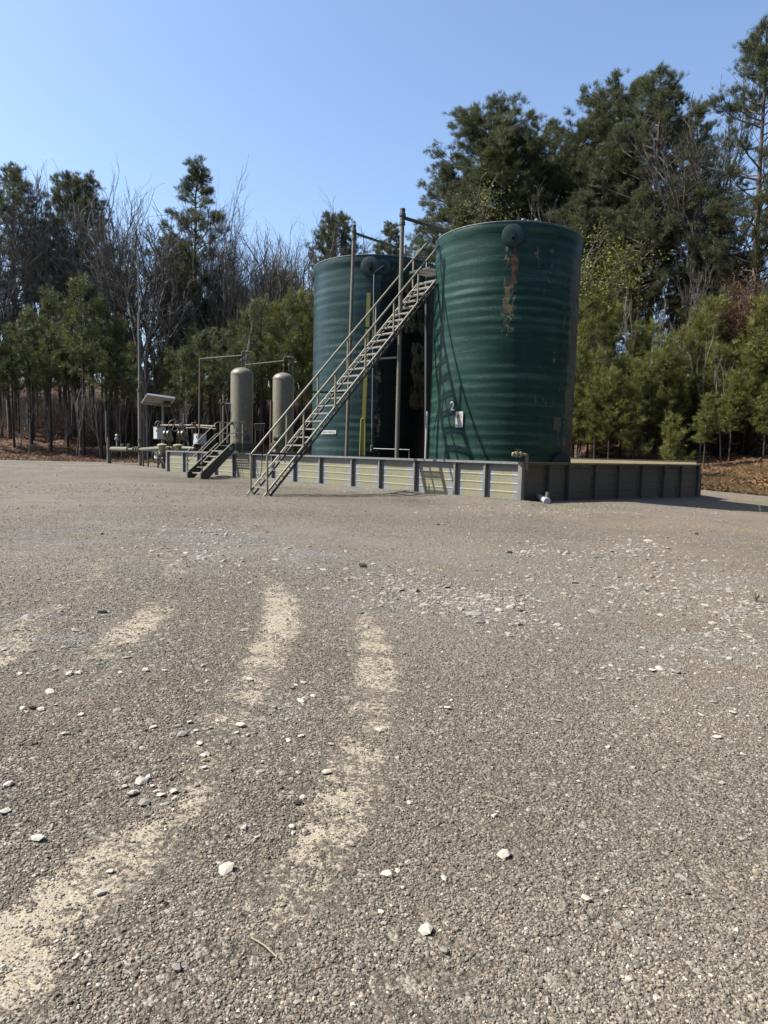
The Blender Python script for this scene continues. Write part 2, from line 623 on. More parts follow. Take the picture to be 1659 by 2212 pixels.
def ground_material():
    k = NT('gravel_pad')
    sand = k.attr('sand').outputs['Fac']
    litter = k.attr('litter').outputs['Fac']
    stain = k.attr('stain').outputs['Fac']
    vec = k.n('Mapping')
    k.t.links.new(k.tc.outputs['Object'], vec.inputs[0])
    vec.inputs['Scale'].default_value = (1, 1, .2)
    vo = vec.outputs[0]
    cell = k.vor(75, 'F1', 'Color', vo)
    dist = k.vor(75, 'F1', 'Distance', vo)
    cell2 = k.vor(31, 'F1', 'Color', vo)
    dist2 = k.vor(31, 'F1', 'Distance', vo)
    s1 = k.n('SeparateColor')
    k.put(s1.inputs[0], cell)
    s2 = k.n('SeparateColor')
    k.put(s2.inputs[0], cell2)
    col = k.mix(s1.outputs[0], (.075, .064, .048), (.215, .188, .142))
    col = k.mix(k.ramp(s1.outputs[1], .86, .9), col, (.30, .27, .215))
    col = k.mix(k.math('MULTIPLY', k.ramp(dist, .35, .75), .7), col, (.030, .025, .019))
    col = k.mix(k.math('MULTIPLY', k.ramp(s2.outputs[0], .90, .93), .8), col, (.29, .265, .215))
    big = k.noise(.16, 5, .6, vo)
    mid = k.noise(.75, 5, .62, vo)
    col = k.mix(k.math('MULTIPLY', k.ramp(big, .38, .64), .55), col, (.205, .185, .150))
    col = k.mix(k.math('MULTIPLY', k.ramp(mid, .50, .68), .55), col, (.150, .112, .075))
    col = k.mix(k.math('MULTIPLY', k.ramp(mid, .46, .32), .5), col, (.105, .096, .083))
    col = k.mix(k.math('MULTIPLY', stain, k.math('MULTIPLY', k.ramp(mid, .25, .65), .75)), col, (.075, .055, .038))
    dirt = k.attr('dirt').outputs['Fac']
    dn = k.noise(.55, 7, .68, vo)
    col = k.mix(k.math('MULTIPLY', dirt, k.math('MULTIPLY', k.ramp(dn, .36, .60), .78)), col, k.mix(s1.outputs[2], (.15, .112, .068), (.25, .20, .132)))
    mot = k.noise(6.5, 6, .75, vo)
    col = k.mix(k.math('MULTIPLY', k.ramp(mot, .48, .30), .55), col, (.085, .074, .058))
    col = k.mix(k.math('MULTIPLY', k.ramp(mot, .56, .72), .55), col, (.27, .24, .19))
    blue = k.attr('blue').outputs['Fac']
    bn = k.noise(1.6, 7, .7, vo)
    col = k.mix(k.math('MULTIPLY', blue, k.math('MULTIPLY', k.ramp(bn, .42, .60), .42)), col, k.mix(s1.outputs[1], (.085, .090, .088), (.30, .30, .285)))
    sn = k.noise(38, 6, .72, vo)
    sn2 = k.noise(5.5, 5, .65, vo)
    sf = k.math('ADD', sand, k.math('MULTIPLY', k.math('SUBTRACT', sn2, .5), 1.1))
    sf = k.math('ADD', sf, k.math('MULTIPLY', k.math('SUBTRACT', sn, .5), 1.9))
    sf = k.math('MULTIPLY', k.ramp(sf, .40, .74), k.ramp(sand, .02, .2))
    scol = k.mix(k.ramp(k.noise(160, 4, .7, vo), .35, .65), (.30, .255, .182), (.43, .372, .27))
    col = k.mix(k.math('MULTIPLY', sf, .74), col, scol)
    # leaf and needle litter on the bank
    ln = k.noise(9, 7, .72, vo)
    ln2 = k.noise(.5, 5, .6, vo)
    lc = k.vor(13, 'F1', 'Color', vo)
    s3 = k.n('SeparateColor')
    k.put(s3.inputs[0], lc)
    lcol = k.mix(k.ramp(ln, .35, .68), (.034, .017, .011), (.115, .060, .033))
    lcol = k.mix(k.ramp(s3.outputs[0], .78, .84), lcol, (.18, .11, .062))
    ochre = k.attr('ochre').outputs['Fac']
    lcol = k.mix(k.math('MULTIPLY', ochre, k.ramp(ln2, .3, .55)), lcol, k.mix(k.ramp(ln, .4, .6), (.19, .105, .04), (.29, .19, .088)))
    edge = k.math('ADD', litter, k.math('MULTIPLY', k.math('SUBTRACT', k.noise(1.3, 6, .7, vo), .5), .9))
    lf = k.ramp(edge, .40, .60)
    col = k.mix(1.0, col, (.88, .885, .905), 'MULTIPLY')
    col = k.mix(lf, col, lcol)
    h = k.math('ADD', k.math('MULTIPLY', k.math('SUBTRACT', 1.0, dist), .010), k.math('MULTIPLY', k.math('SUBTRACT', 1.0, dist2), .011))
    h = k.math('MULTIPLY', h, k.math('SUBTRACT', 1.0, k.math('MULTIPLY', sf, .7)))
    h = k.math('ADD', h, k.math('MULTIPLY', k.math('MULTIPLY', ln, lf), .06))
    b = k.bump(h, 1.0, 1.0)
    return k.set(col, .9, 0, .25)


M['ground'] = ground_material()
bs = bank_s(co[:, 0], co[:, 1])
litter = np.clip(bs / 1.2 + .2, 0, 1)
ochre = np.clip(1 - np.abs(co[:, 0] - 18) / 8, 0, 1) * np.clip(1.5 - bs / 3.5, 0, 1)
wq = (co[:, 0] - CORNER.x) * U.x + (co[:, 1] - CORNER.y) * U.y
wp = (co[:, 0] - CORNER.x) * V.x + (co[:, 1] - CORNER.y) * V.y
stain = np.exp(-((wp + 2.6) / 1.5) ** 2) * np.clip((wq + 2) / 3, 0, 1) * np.clip((20 - wq) / 4, 0, 1)
stain = np.maximum(stain, .45 * np.exp(-((co[:, 0] - 3) / 6) ** 2 - ((co[:, 1] - 13.5) / 2.5) ** 2))
dirt = np.clip(np.exp(-((co[:, 0] - 7) / 5.5) ** 2 - ((co[:, 1] - 15) / 4.0) ** 2) * 1.1, 0, 1)
dirt = np.maximum(dirt, .9 * np.clip((co[:, 0] - 8) / 3, 0, 1) * np.clip((co[:, 1] - 15) / 4, 0, 1))
dirt = np.maximum(dirt, .45 * (co[:, 1] < 12) * np.clip((co[:, 0] + 1) / 4, 0, 1))
blue = np.zeros(len(co))
for px, py, rx, ry in ((450, 1160, 1.5, 2.4), (560, 1205, 1.6, 1.6), (800, 1245, 1.2, 1.1), (960, 1290, 1.4, .9), (1060, 1310, 1.3, .8), (1150, 1370, .8, .6), (300, 1150, 2.0, 2.0), (60, 1370, 1.0, .8), (1480, 1400, 1.1, .6), (640, 1520, .35, .3)):
    g = on_ground(px, py)
    blue = np.maximum(blue, np.exp(-((co[:, 0] - g.x) / rx) ** 2 - ((co[:, 1] - g.y) / ry) ** 2))
ground_me = fast_mesh('ground', co, quads, M['ground'], True,
                      {'sand': sand_at(co[:, 0], co[:, 1]), 'litter': litter, 'ochre': ochre, 'stain': stain, 'dirt': dirt, 'blue': blue})
ground = bpy.data.objects.new('ground', ground_me)
COL.objects.link(ground)
tag(ground, kind='structure')

# ================================================================ CONTAINMENT WALL
WH, LU, LV = 1.10, 22.05, 11.4
wall = thing('containment_wall', 'low steel containment wall with faded yellow panels around the green tanks', 'wall', CORNER)


def wall_side(p0, d, out, stops, length, msun, mpost):
    """one run of ribbed sheets between posts; d along, out = outward normal"""
    up = Vector((0, 0, 1))
    st = [0.0] + [s for s in stops if s < length - .05] + [length]
    for a, b in zip(st[:-1], st[1:]):
        mb = MB()
        # ribbed profile seen in section: height, bulge
        prof = [(-.30, 0)]
        for zc in (.26, .50, .74, .93):
            prof += [(zc - .035, 0), (zc - .008, .008), (zc + .012, .008), (zc + .03, 0)]
        prof += [(WH - .02, 0)]
        sag = .030 * random.uniform(-1, 1)
        ncol = 6
        for (z0, e0), (z1, e1) in zip(prof[:-1], prof[1:]):
            for c in range(ncol):
                q = []
                us = []
                for (f, z, e) in ((c / ncol, z0, e0), ((c + 1) / ncol, z0, e0), ((c + 1) / ncol, z1, e1), (c / ncol, z1, e1)):
                    bow = sag * sin(pi * f) * sin(pi * max(0, z) / WH)
                    q.append(p0 + d * (a + (b - a) * f) + out * (e + bow) + up * z)
                    us.append((f, max(0, z) / WH))
                if d.cross(up).dot(out) < 0:
                    q.reverse()
                    us.reverse()
                mb.poly(q, us)
        o = mb.build('wall_panel', msun, wall)
        back = MB().box(p0 + d * (a + b) / 2 - out * .07 + up * (WH / 2 - .15), (abs(b - a) - .002, .02, WH + .25), (d, out, up))
        back.build('panel_lining', M['wall_in'], o)
    for s in st[1:-1]:
        mb = MB()
        c = p0 + d * s
        mb.box(c + out * .055 + up * (WH / 2 - .15), (.10, .055, WH + .25), (d, out, up))
        mb.box(c - d * .044 + out * .10 + up * (WH / 2 - .15), (.012, .04, WH + .25), (d, out, up))
        mb.build('post', mpost, wall)
    # top rail: angle section lying on the sheets
    mb = MB()
    mb.box(p0 + d * length / 2 + out * .05 + up * (WH + .012), (length - .02, .17, .018), (d, out, up))
    mb.box(p0 + d * length / 2 + out * .126 + up * (WH - .020), (length - .02, .014, .042), (d, out, up))
    mb.build('top_rail', M['galv'] if msun is M['wall_sun'] else mpost, wall)


left_stops = [1.22, 2.38, 4.11, 5.8, 7.27, 9.14, 10.83, 12.38, 13.87, 15.5, 17.1, 18.8, 20.3]
right_stops = [1.27, 2.3, 3.82, 5.29, 6.86, 8.51, 9.92]
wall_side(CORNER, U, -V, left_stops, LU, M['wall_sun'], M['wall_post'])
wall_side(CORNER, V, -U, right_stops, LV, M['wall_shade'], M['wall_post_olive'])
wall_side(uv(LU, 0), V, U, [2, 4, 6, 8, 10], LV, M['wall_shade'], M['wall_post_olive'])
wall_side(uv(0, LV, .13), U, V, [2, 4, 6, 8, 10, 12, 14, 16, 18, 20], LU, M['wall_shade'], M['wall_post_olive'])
for (u0, v0) in ((0, 0), (LU, 0), (0, LV), (LU, LV)):
    su, sv = (-1 if u0 == 0 else 1), (-1 if v0 == 0 else 1)
    c = uv(u0, v0)
    MB().box(c + U * su * .05 + V * sv * .05 + Vector((0, 0, WH / 2 - .14)), (.13, .13, WH + .32), (U, V, Vector((0, 0, 1)))).build(
        'corner_post', M['wall_post'] if v0 == 0 else M['wall_post_olive'], wall)

# floor inside the containment is the same gravel

# ================================================================ TANKS


def make_tank(name, label, c, R, Ht, mat, seed, lean=(0, 0)):
    t = thing(name, label, 'storage tank', c)
    toc = Vector((-c.x, -c.y, 0)).normalized()          # towards the camera side: u = 0 there
    side = Vector((0, 0, 1)).cross(toc)                 # to the right as seen from the front
    rnd = random.Random(seed)
    zs = []
    z = -.05
    while z < Ht - .42:
        zs.append(z)
        z += RIB / 8
    amp, ribs = {}, {}
    prof = []
    for z in zs:
        b = int(z / RIB)
        if b not in amp:
            amp[b] = rnd.choice((.001, .003, .004, .006, .009)) * rnd.uniform(.8, 1.2)
        fade = min(1, max(0, (z - .3) / .4)) * min(1, max(0, (Ht - .9 - z) / .4))
        prof.append((R, z))
        ribs[len(prof) - 1] = (amp[b] * 1.5 * fade * (0.5 - .5 * cos(2 * pi * z / RIB)), b)
    prof += [(R + .002, Ht - .42), (R + .004, Ht - .30), (R + .028, Ht - .24), (R + .030, Ht - .08), (R + .022, Ht - .03), (R - .02, Ht)]
    n = 128
    mb = MB()
    grid = []
    for ip, (r, z) in enumerate(prof):
        row = []
        ra, rb = ribs.get(ip, (0, 0))
        for j in range(n + 1):
            a = -pi + 2 * pi * j / n
            w = r + ra * (.5 + .3 * sin(2 * a + rb * 2.1 + seed) + .2 * sin(5 * a - rb * 1.3)) + .004 * sin(3 * a + z * 1.7 + seed) + .003 * sin(7 * a - z * 2.3)
            p = c + (toc * cos(a) + side * sin(a)) * w + Vector((lean[0] * z, lean[1] * z, z))
            row.append((p, (a * R, z)))
        grid.append(row)
    # shared vertices
    base = 0
    for row in grid:
        mb.v += [tuple(p) for p, _ in row]
    for i in range(len(grid) - 1):
        for j in range(n):
            a, b = i * (n + 1) + j, (i + 1) * (n + 1) + j
            mb.f.append((a, a + 1, b + 1, b))
            mb.sm.append(True)
            mb.uv[len(mb.f) - 1] = [grid[i][j][1], grid[i][j + 1][1], grid[i + 1][j + 1][1], grid[i + 1][j][1]]
    mb.build('shell', mat, t)
    top = c + Vector((lean[0] * Ht, lean[1] * Ht, Ht))
    MB().lathe([(R - .02, 0), (R * .7, .16), (R * .35, .26), (.0, .30)], top, n=64).build('roof', M['tank_rim'], t)
    MB().lathe([(R + .012, -.012), (R + .036, -.006), (R + .036, .016), (R - .03, .026)], top, n=96, cap=False).build('rim', M['tank_rim'], t)

    def P(x_frac, z, off=.0):
        a = asin(max(-1, min(1, x_frac)))
        nrm = toc * cos(a) + side * sin(a)
        return c + Vector((lean[0] * z, lean[1] * z, z)) + nrm * (R + off), nrm
    return t, P, top


def flange(P, xf, z, parent, r=.27, drop=False):
    p, nrm = P(xf, z, 0)
    MB().lathe([(r, -.08), (r, .036), (r - .02, .044), (.13, .046)], p, nrm, 28).build('nozzle_plate', M['tank_plate'], parent)
    q = p + nrm * .044
    xx = Z3.cross(nrm).normalized()
    MB().box(q + nrm * .05 + Z3 * .05, (.11, .10, .15), (xx, nrm, Z3)).lathe([(.055, 0), (.055, .17), (.0, .172)], q - Z3 * .06, nrm, 12).build('nozzle', M['black'], parent)


k = NT('tank_rim_gelcoat')
nn = k.noise(6, 5, .65)
M['tank_rim'] = k.set(k.mix(k.ramp(nn, .35, .65), (.10, .14, .13), (.20, .24, .22)), .55)
k = NT('tank_plate_gelcoat')
nn = k.noise(8, 5, .65)
k.bump(nn, .3, .01)
M['tank_plate'] = k.set(k.mix(k.ramp(nn, .3, .7), (.007, .023, .018), (.012, .034, .027)), .5)

T2C, T2R, T2H = Vector((3.94, 23.9, 0)), 2.425, 8.40
T1C, T1R, T1H = Vector((-.50, 27.8, 0)), 2.48, 8.38
G1, G2 = (.0085, .031, .0235), (.0130, .042, .032)
M['tank2'] = tank_material('green_gelcoat_flaking', [(.10, .40, 4.9, 7.9, .86), (2.85, .85, .9, 8.0, .90), (2.3, 1.0, 4.6, 6.0, .45), (2.0, 2.2, .5, 8.2, .50), (1.3, 1.1, 6.4, 8.4, .60), (2.35, .6, 1.0, 8.0, .66),
                                                    (-1.55, .45, 3.8, 7.9, .40), (0, 9, 0, 9, .28)], G1, G2, 3.1)
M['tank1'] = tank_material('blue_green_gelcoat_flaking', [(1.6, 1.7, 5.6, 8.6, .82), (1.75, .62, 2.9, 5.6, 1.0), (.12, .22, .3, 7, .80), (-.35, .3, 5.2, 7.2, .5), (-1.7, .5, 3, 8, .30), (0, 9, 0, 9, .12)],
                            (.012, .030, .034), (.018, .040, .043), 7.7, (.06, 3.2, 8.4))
tank2, P2, top2 = make_tank('storage_tank', 'nearer green ribbed tank with large flaked patches, numbered 2', T2C, T2R, T2H, M['tank2'], 2, (.006, .0))
flange(P2, .055, T2H - .42, tank2, .34)
# manway low on the shaded side
p, nrm = P2(.80, 1.0)
MB().lathe([(.40, -.1), (.40, .10), (.46, .10), (.46, .16), (.40, .18), (0, .20)], p, nrm, 28).build('manway', M['black'], tank2)
p, nrm = P2(.735, 2.35, .012)
MB().box(p, (.34, .02, .42), (nrm.cross(Vector((0, 0, 1))), nrm, Vector((0, 0, 1)))).build('faded_patch', worn('tan_patch', (.14, .13, .075), (.18, .165, .10), None, .6, .7, 6), tank2)
# hatch and small fittings on the roof edge
for (dx, dy, hh) in ((.1, -2.1, .10), (.5, -2.15, .08), (.25, -2.1, .06)):
    MB().lathe([(.05, 0), (.05, hh), (.07, hh + .01), (.07, hh + .05), (0, hh + .06)], top2 + Vector((dx, dy, .03)), n=10).build('roof_fitting', M['tank_rim'], tank2)

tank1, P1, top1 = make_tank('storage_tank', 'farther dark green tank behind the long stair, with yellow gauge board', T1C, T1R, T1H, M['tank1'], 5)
flange(P1, -.10, T1H - .42, tank1, .36)
flange(P1, .085, T1H - .42, tank1, .27)
MB().lathe([(.07, 0), (.07, .12), (.12, .13), (.12, .20), (.05, .22), (.05, .42), (.09, .44), (0, .55)], top1 + Vector((1.05, -1.75, .1)), n=12).build('roof_fitting', M['galv'], tank1)
hb = MB()
hc = top1 + Vector((1.75, -.9, .45))
hb.tube([hc + Vector((cos(a), 0, sin(a))) * .24 for a in np.linspace(-.4, pi + .6, 14)], .06, 8)
hb.build('vent_gooseneck', M['black'], tank1)

def tangent_axes(nrm):
    x = Z3.cross(nrm).normalized()
    return x, Z3


# painted 2 and the hazard card on the nearer tank
d2 = at_depth(977, 878, 21.7)


def tank_point(c, R, px, py):
    """where the sight line meets the tank's shell"""
    d = ray(px, py)
    o = Vector((0, 0, CAM_H))
    dx, dy = d.x, d.y
    a = dx * dx + dy * dy
    b = -2 * (dx * c.x + dy * c.y)
    cc = c.x ** 2 + c.y ** 2 - R * R
    t = (-b - sqrt(max(0, b * b - 4 * a * cc))) / (2 * a)
    p = o + d * t
    nrm = Vector((p.x - c.x, p.y - c.y, 0)).normalized()
    return p, nrm


p, nrm = tank_point(T2C, T2R + .03, 977, 878)
x, y = tangent_axes(nrm)
text_mesh('painted_number', '2', .42, p, x, y, M['number'], tank2)
p, nrm = tank_point(T2C, T2R + .03, 992, 906)
x, y = tangent_axes(nrm)
card = thing('hazard_sign', 'white hazard card with dark and yellow diamonds on the nearer green tank', 'sign', p)
MB().box(p, (.28, .012, .50), (x, nrm, y)).build('card', M['white'], card)
q = p + nrm * .009
dm = MB()
for (cx, cy, mt) in ((-.052, .10, 'ink_dark'), (.0, .152, 'ink_dark'), (.052, .10, 'ink_yellow'), (.0, .048, 'ink_light')):
    b = MB()
    s = .048
    cc = q + x * cx + y * cy
    b.hexa([cc + (x * a + y * bb) * s + nrm * o for o in (0, .003) for a, bb in ((0, -1), (1, 0), (0, 1), (-1, 0))])
    b.build('diamond', M[mt], card)
    if mt == 'ink_dark':
        b = MB()
        b.box(cc + nrm * .005, (.018, .004, .04), (x, nrm, y))
        b.build('figure', M['number'], card)
tl = MB()
for i, (w, yy) in enumerate(((.10, -.03), (.16, -.07), (.20, -.11), (.21, -.145), (.20, -.18), (.21, -.21))):
    tl.box(q + x * (.02 if i < 2 else 0) + y * yy + nrm * .001, (w, .003, .010), (x, nrm, y))
tl.build('printed_lines', M['ink_light'], card)
# strip sign and numeral on the farther tank
p, nrm = tank_point(T1C, T1R + .03, 708, 933.5)
x, y = tangent_axes(nrm)
strip = thing('strip_sign', 'long white strip of grey lettering low on the farther tank', 'sign', p)
pb = MB()
sa0 = atan2(p.y - T1C.y, p.x - T1C.x)
for i in range(10):
    qa, qb = (sa0 + (i - 5) * .082 / T1R, sa0 + (i - 4) * .082 / T1R)
    ra_, rb_ = [Vector((T1C.x + cos(t) * (T1R + .022), T1C.y + sin(t) * (T1R + .022), p.z)) for t in (qa, qb)]
    oa, ob = [Vector((cos(t), sin(t), 0)) * .010 for t in (qa, qb)]
    hh = Vector((0, 0, .0725))
    pb.hexa([ra_ - hh, rb_ - hh, rb_ + ob - hh, ra_ + oa - hh, ra_ + hh, rb_ + hh, rb_ + ob + hh, ra_ + oa + hh])
pb.build('plate', M['white'], strip)
text_mesh('lettering', 'PROD WAT 2', .105, p + nrm * .005, x, y, M['ink_light'], strip, 1.06)
p, nrm = tank_point(T1C, T1R + .03, 691, 921)
x, y = tangent_axes(nrm)
text_mesh('painted_number', '1', .30, p, x, y, M['number'], tank1)

# gauge board: yellow strip up the farther tank, with its bent hose at the foot
a, na = tank_point(T1C, T1R + .06, 797, 633)
b, nb = tank_point(T1C, T1R + .06, 783, 984)
gb = thing('gauge_board', 'tall yellow measuring board standing against the farther tank', 'gauge', b)
xa = Z3.cross(na).normalized()
MB().bar(a, b, .155, .03, na).build('board', M['gauge_yellow'], gb)
tk = MB()
tk.bar(a + na * .0172 + xa * .068, b + na * .0172 + xa * .068, .006, .004, na)
for i in range(40):
    f = (i + .5) / 40
    c = a.lerp(b, f) + na * .018
    tk.box(c + xa * (.05 if i % 5 else .035), (.05 if i % 5 else .085, .004, .008), (xa, na, Z3))
tk.build('tick_marks', M['ink_dark'], gb)
hp = MB()
l0, _ = tank_point(T1C, T1R + .10, 783, 905)
l1, _ = tank_point(T1C, T1R + .10, 777, 984)
l2, _ = tank_point(T1C, T1R + .10, 789, 915)
l3, _ = tank_point(T1C, T1R + .10, 788, 984)
hp.bend([l1, l0 - xa * .05, l0 + xa * .05 + Z3 * .03, l2, l3], .022, .08, 8)
hz_ = tag(hp.build('bent_conduit', M['gauge_yellow'], None, l1), 'bent yellow conduit looped in front of the gauge board', 'pipe')

# drop line on the farther tank with its small valve and cross line
a, na = tank_point(T1C, T1R + .09, 808, 588)
b, nb = tank_point(T1C, T1R + .09, 803, 962)
dl = thing('drop_line', 'thin grey sight line hanging down the farther tank to a small valve', 'pipe', b)
MB().tube([P1(.085, T1H - .42, .19)[0], a, b], .02, 8).build('pipe', M['galv'], dl)
MB().lathe([(.03, 0), (.06, .02), (.06, .09), (.035, .12), (.06, .14), (.06, .24), (.03, .26)], b - Z3 * .25, n=10).build('valve', M['brass'], dl)
c0 = at_depth(807, 969, 24.9)
c1 = at_depth(884, 971.5, 24.2)
MB().tube([c0, c0.lerp(c1, .5), c1, c1 - Z3 * .35], .016, 8).build('cross_pipe', M['galv'], dl)

# white pipe standing by the nearer tank
a = at_depth(923, 889, 22.5)
b = at_depth(918, 1003, 22.5)
wp_ = MB().tube([a, Vector((b.x, b.y, .02))], .035, 10)
tag(wp_.build('standpipe', M['pvc'], None, Vector((b.x, b.y, 0))), 'pale plastic standpipe upright at the nearer tank in the shade', 'pipe')


# ================================================================ TANK FILL POLES
def fill_pole(label, base_px, top_px, depth, arm_end, r, bracket):
    z_top = at_depth(*top_px, depth).z
    b = at_depth(*base_px, depth)
    t = at_depth(*top_px, depth)
    foot = Vector((b.x - (t.x - b.x) * .1, b.y, 0))
    o = thing('fill_pole', label, 'pole', foot, 'fill poles rising beside the tanks')
    MB().tube([foot, Vector((t.x, depth, t.z - .22))], r, 12).build('pole', M['pole'], o)
    MB().lathe([(r * 1.35, 0), (r * 1.35, .10), (r * 1.1, .12), (r * 1.1, .26), (r * 1.5, .28), (r * 1.5, .36), (r * 1.2, .38), (r * 1.2, .52), (0, .53)],
               t - Z3 * .30, n=14).build('cap_fitting', M['olive_dark'], o)
    MB().tube([t - Z3 * .05, arm_end], r * .78, 10).build('arm', M['olive_dark'], o)
    if bracket:
        bz, q = bracket
        MB().bar(Vector((foot.x + (t.x - foot.x) * bz / t.z, depth, bz)), q, .05, .06).build('brace', M['stair_dark'], o)
    MB().lathe([(.16, 0), (.16, .03), (r, .04)], foot + Z3 * .0, n=14).build('base_plate', M['iron'], o)
    return o


za = at_depth(764.5, 500, 25.12).z - .05
zb_ = at_depth(869.5, 466, 22.92).z - .05
e1 = at_height(857, 534.6, za)
e2 = at_height(958.6, 496.5, zb_)
fill_pole('tall rusty pole whose arm reaches onto the farther tank', (748, 983), (764.5, 500), 25.12, e1, .062, None)
fill_pole('taller grey pole in front of the long stair, arm over the nearer tank', (857.2, 988), (869.5, 466), 22.92, e2, .072,
          (at_depth(862, 772, 22.92).z, at_depth(800, 776, 23.3)))

# ================================================================ LONG STAIR
stair = thing('long_staircase', 'long steep metal staircase climbing over the wall to the tank tops', 'staircase', on_ground(552, 1070.3))
SF = on_ground(552, 1070.3)
SD, SW = V.copy(), -U                               # climb direction, and across towards the camera side
HALF = .43
RUN, RISE, NST = 6.62, 7.06, 29
ST_ANG = atan2(RISE, RUN)
sl = (SD * cos(ST_ANG) + Z3 * sin(ST_ANG))
perp = (-SD * sin(ST_ANG) + Z3 * cos(ST_ANG))


def sp(t, side=0.0, up=0.0):
    return SF + SD * t + SW * side + Z3 * (t * RISE / RUN + up)


for sd in (-1, 1):
    s = MB()
    s.bar(sp(-.0, sd * HALF), sp(RUN, sd * HALF), .05, .05, SW)
    s.bar(sp(-.0, sd * (HALF - .02)) + perp * -.012, sp(RUN, sd * (HALF - .02)) + perp * -.012, .012, .075, SW)
    o = s.build('stringer', M['stair'], stair)
    # lower perforated chord
    lo = MB()
    lo.bar(sp(.10, sd * HALF) - perp * .14, sp(RUN, sd * HALF) - perp * .14, .055, .05, SW)
    for i in range(NST):
        t = (i + .5) * RUN / NST
        lo.bar(sp(t, sd * HALF) - perp * .03, sp(t, sd * HALF) - perp * .13, .035, .018, SD)
    lo.build('lower_chord', M['stair_dark'], o)
for i in range(1, NST + 1):
    t = i * RUN / NST
    tr = MB()
    z0 = -.02
    c = sp(t, 0, z0) - SD * .0
    wd = HALF * 2 - .06
    # grating: nosing, bearing bars and back bar
    tr.box(c - SD * .06, (wd, .025, .042), (SW, SD, Z3))
    tr.box(c + SD * .06, (wd, .014, .03), (SW, SD, Z3))
    for j in range(3):
        tr.box(c + SD * (-.03 + j * .03), (wd, .007, .024), (SW, SD, Z3))
    for j in range(6):
        tr.box(c + SW * (-wd / 2 + (j + .5) * wd / 6) - Z3 * .004, (.007, .11, .016), (SW, SD, Z3))
    tr.build('tread', M['grate'], stair)
HT = 1.03
for sd in (-1, 1):
    r = MB()
    r.tube([sp(.12, sd * HALF, HT), sp(RUN + .38, sd * HALF, HT)], .032, 10)
    r.build('handrail', M['stair'], stair)
    for t in [.10] + [1.32, 2.45, 3.6, 4.75, 5.8]:
        ps = MB()
        ps.bar(sp(t, sd * HALF, 0 if t > .2 else -.02), sp(t, sd * HALF, HT - .02), .045, .045, SD)
        ps.build('rail_post', M['stair'], stair)
# hanging cross bars of perforated angle
for (pl, pr, dp) in (((657, 845.5), (762, 846), 21.6), ((786, 706), (847, 713), 22.9), ((541, 976.5), (659, 979.5), 19.6)):
    a, b = at_depth(*pl, dp), at_depth(*pr, dp)
    cb = MB()
    cb.bar(a, b, .05, .012)
    cb.bar(a - Z3 * .03, b - Z3 * .03, .01, .05)
    cb.build('cross_bar', M['stair_dark'], stair)
# short landing between the tanks
lnd = MB()
lc = sp(RUN + .42, -.32) + Z3 * .0
for j in range(12):
    lnd.box(lc + SD * (-.38 + j * .07), (.95, .015, .04), (SW, SD, Z3))
lnd.box(lc - SD * .42, (.97, .03, .08), (SW, SD, Z3))
lnd.box(lc - SW * .49, (.03, .85, .12), (SW, SD, Z3))
lnd.build('landing', M['stair_dark'], stair)
for (ss, tt) in ((-.75, .1), (-.75, .75)):
    MB().bar(sp(RUN, ss) + SD * tt - Z3 * .05, sp(RUN, ss) + SD * tt + Z3 * 1.0, .05, .05, SD).build('rail_post', M['stair'], stair)
MB().bar(sp(RUN + .0, 0) - Z3 * .16, Vector((sp(RUN, 0).x + .2, sp(RUN, 0).y + .2, 0)), .08, .08, SD).build('prop', M['stair_dark'], stair)
# tag hung on the stair's near rail post
tp = at_depth(686.5, 915, sp(2.45, HALF).y - .06)
sg = MB()
sg.box(tp, (.095, .012, .24), (Vector((1, 0, 0)), Vector((0, 1, 0)), Z3))
tag(sg.build('notice_tag', M['white'], None, tp), 'small blank white tag fixed to a post of the long stair', 'sign')

# ================================================================ SHORT STAIR
s2 = uv(15.2, -2.0)
sst = thing('short_staircase', 'short dark olive fibreglass stair with railings stepping over the wall', 'staircase', s2)
W2, R2, H2 = .62, 1.35, 1.42


def q2(t, side, z):
    return s2 + V * t - U * side + Z3 * z


for sd in (-1, 1):
    s = MB()
    # deep channel stringer: sloping plate, then level along the platform
    low = [q2(-.10, sd * W2, 0), q2(-.10, sd * W2, .24), q2(R2 - .0, sd * W2, H2 + .10), q2(R2 + 1.15, sd * W2, H2 + .10),
           q2(R2 + 1.15, sd * W2, H2 - .22), q2(R2 + .12, sd * W2, H2 - .22), q2(.22, sd * W2, 0)]
    o = -U * .022
    n = len(low)
    s.poly([p + o for p in low])
    s.poly([p - o for p in reversed(low)])
    for i in range(n):
        a, b = low[i], low[(i + 1) % n]
        s.poly([a - o, b - o, b + o, a + o])
    # flanges
    inn = U * sd * .05
    for (a, b) in ((low[1], low[2]), (low[2], low[3]), (low[0], low[1])):
        s.bar(a + inn * .5 + Z3 * .006, b + inn * .5 + Z3 * .006, .085, .014, Z3 if a is not low[0] else V)
    s.build('stringer', M['frp'], sst)
for i in range(1, 6):
    t = i * R2 / 6
    z = i * H2 / 6
    tr = MB()
    for j in range(6):
        tr.box(q2(t - .10 + j * .045, 0, z), (W2 * 2 - .06, .02, .035), (U, V, Z3))
    tr.box(q2(t - .13, 0, z - .004), (W2 * 2 - .06, .025, .05), (U, V, Z3))
    tr.build('tread', M['grate'], sst)
pf = MB()
for j in range(16):
    pf.box(q2(R2 + .03 + j * .07, 0, H2), (W2 * 2 - .06, .018, .04), (U, V, Z3))
for j in range(7):
    pf.box(q2(R2 + .56, -W2 + .12 + j * .167, H2 - .006), (.016, 1.1, .03), (U, V, Z3))
pf.build('platform', M['olive_dark'], sst)
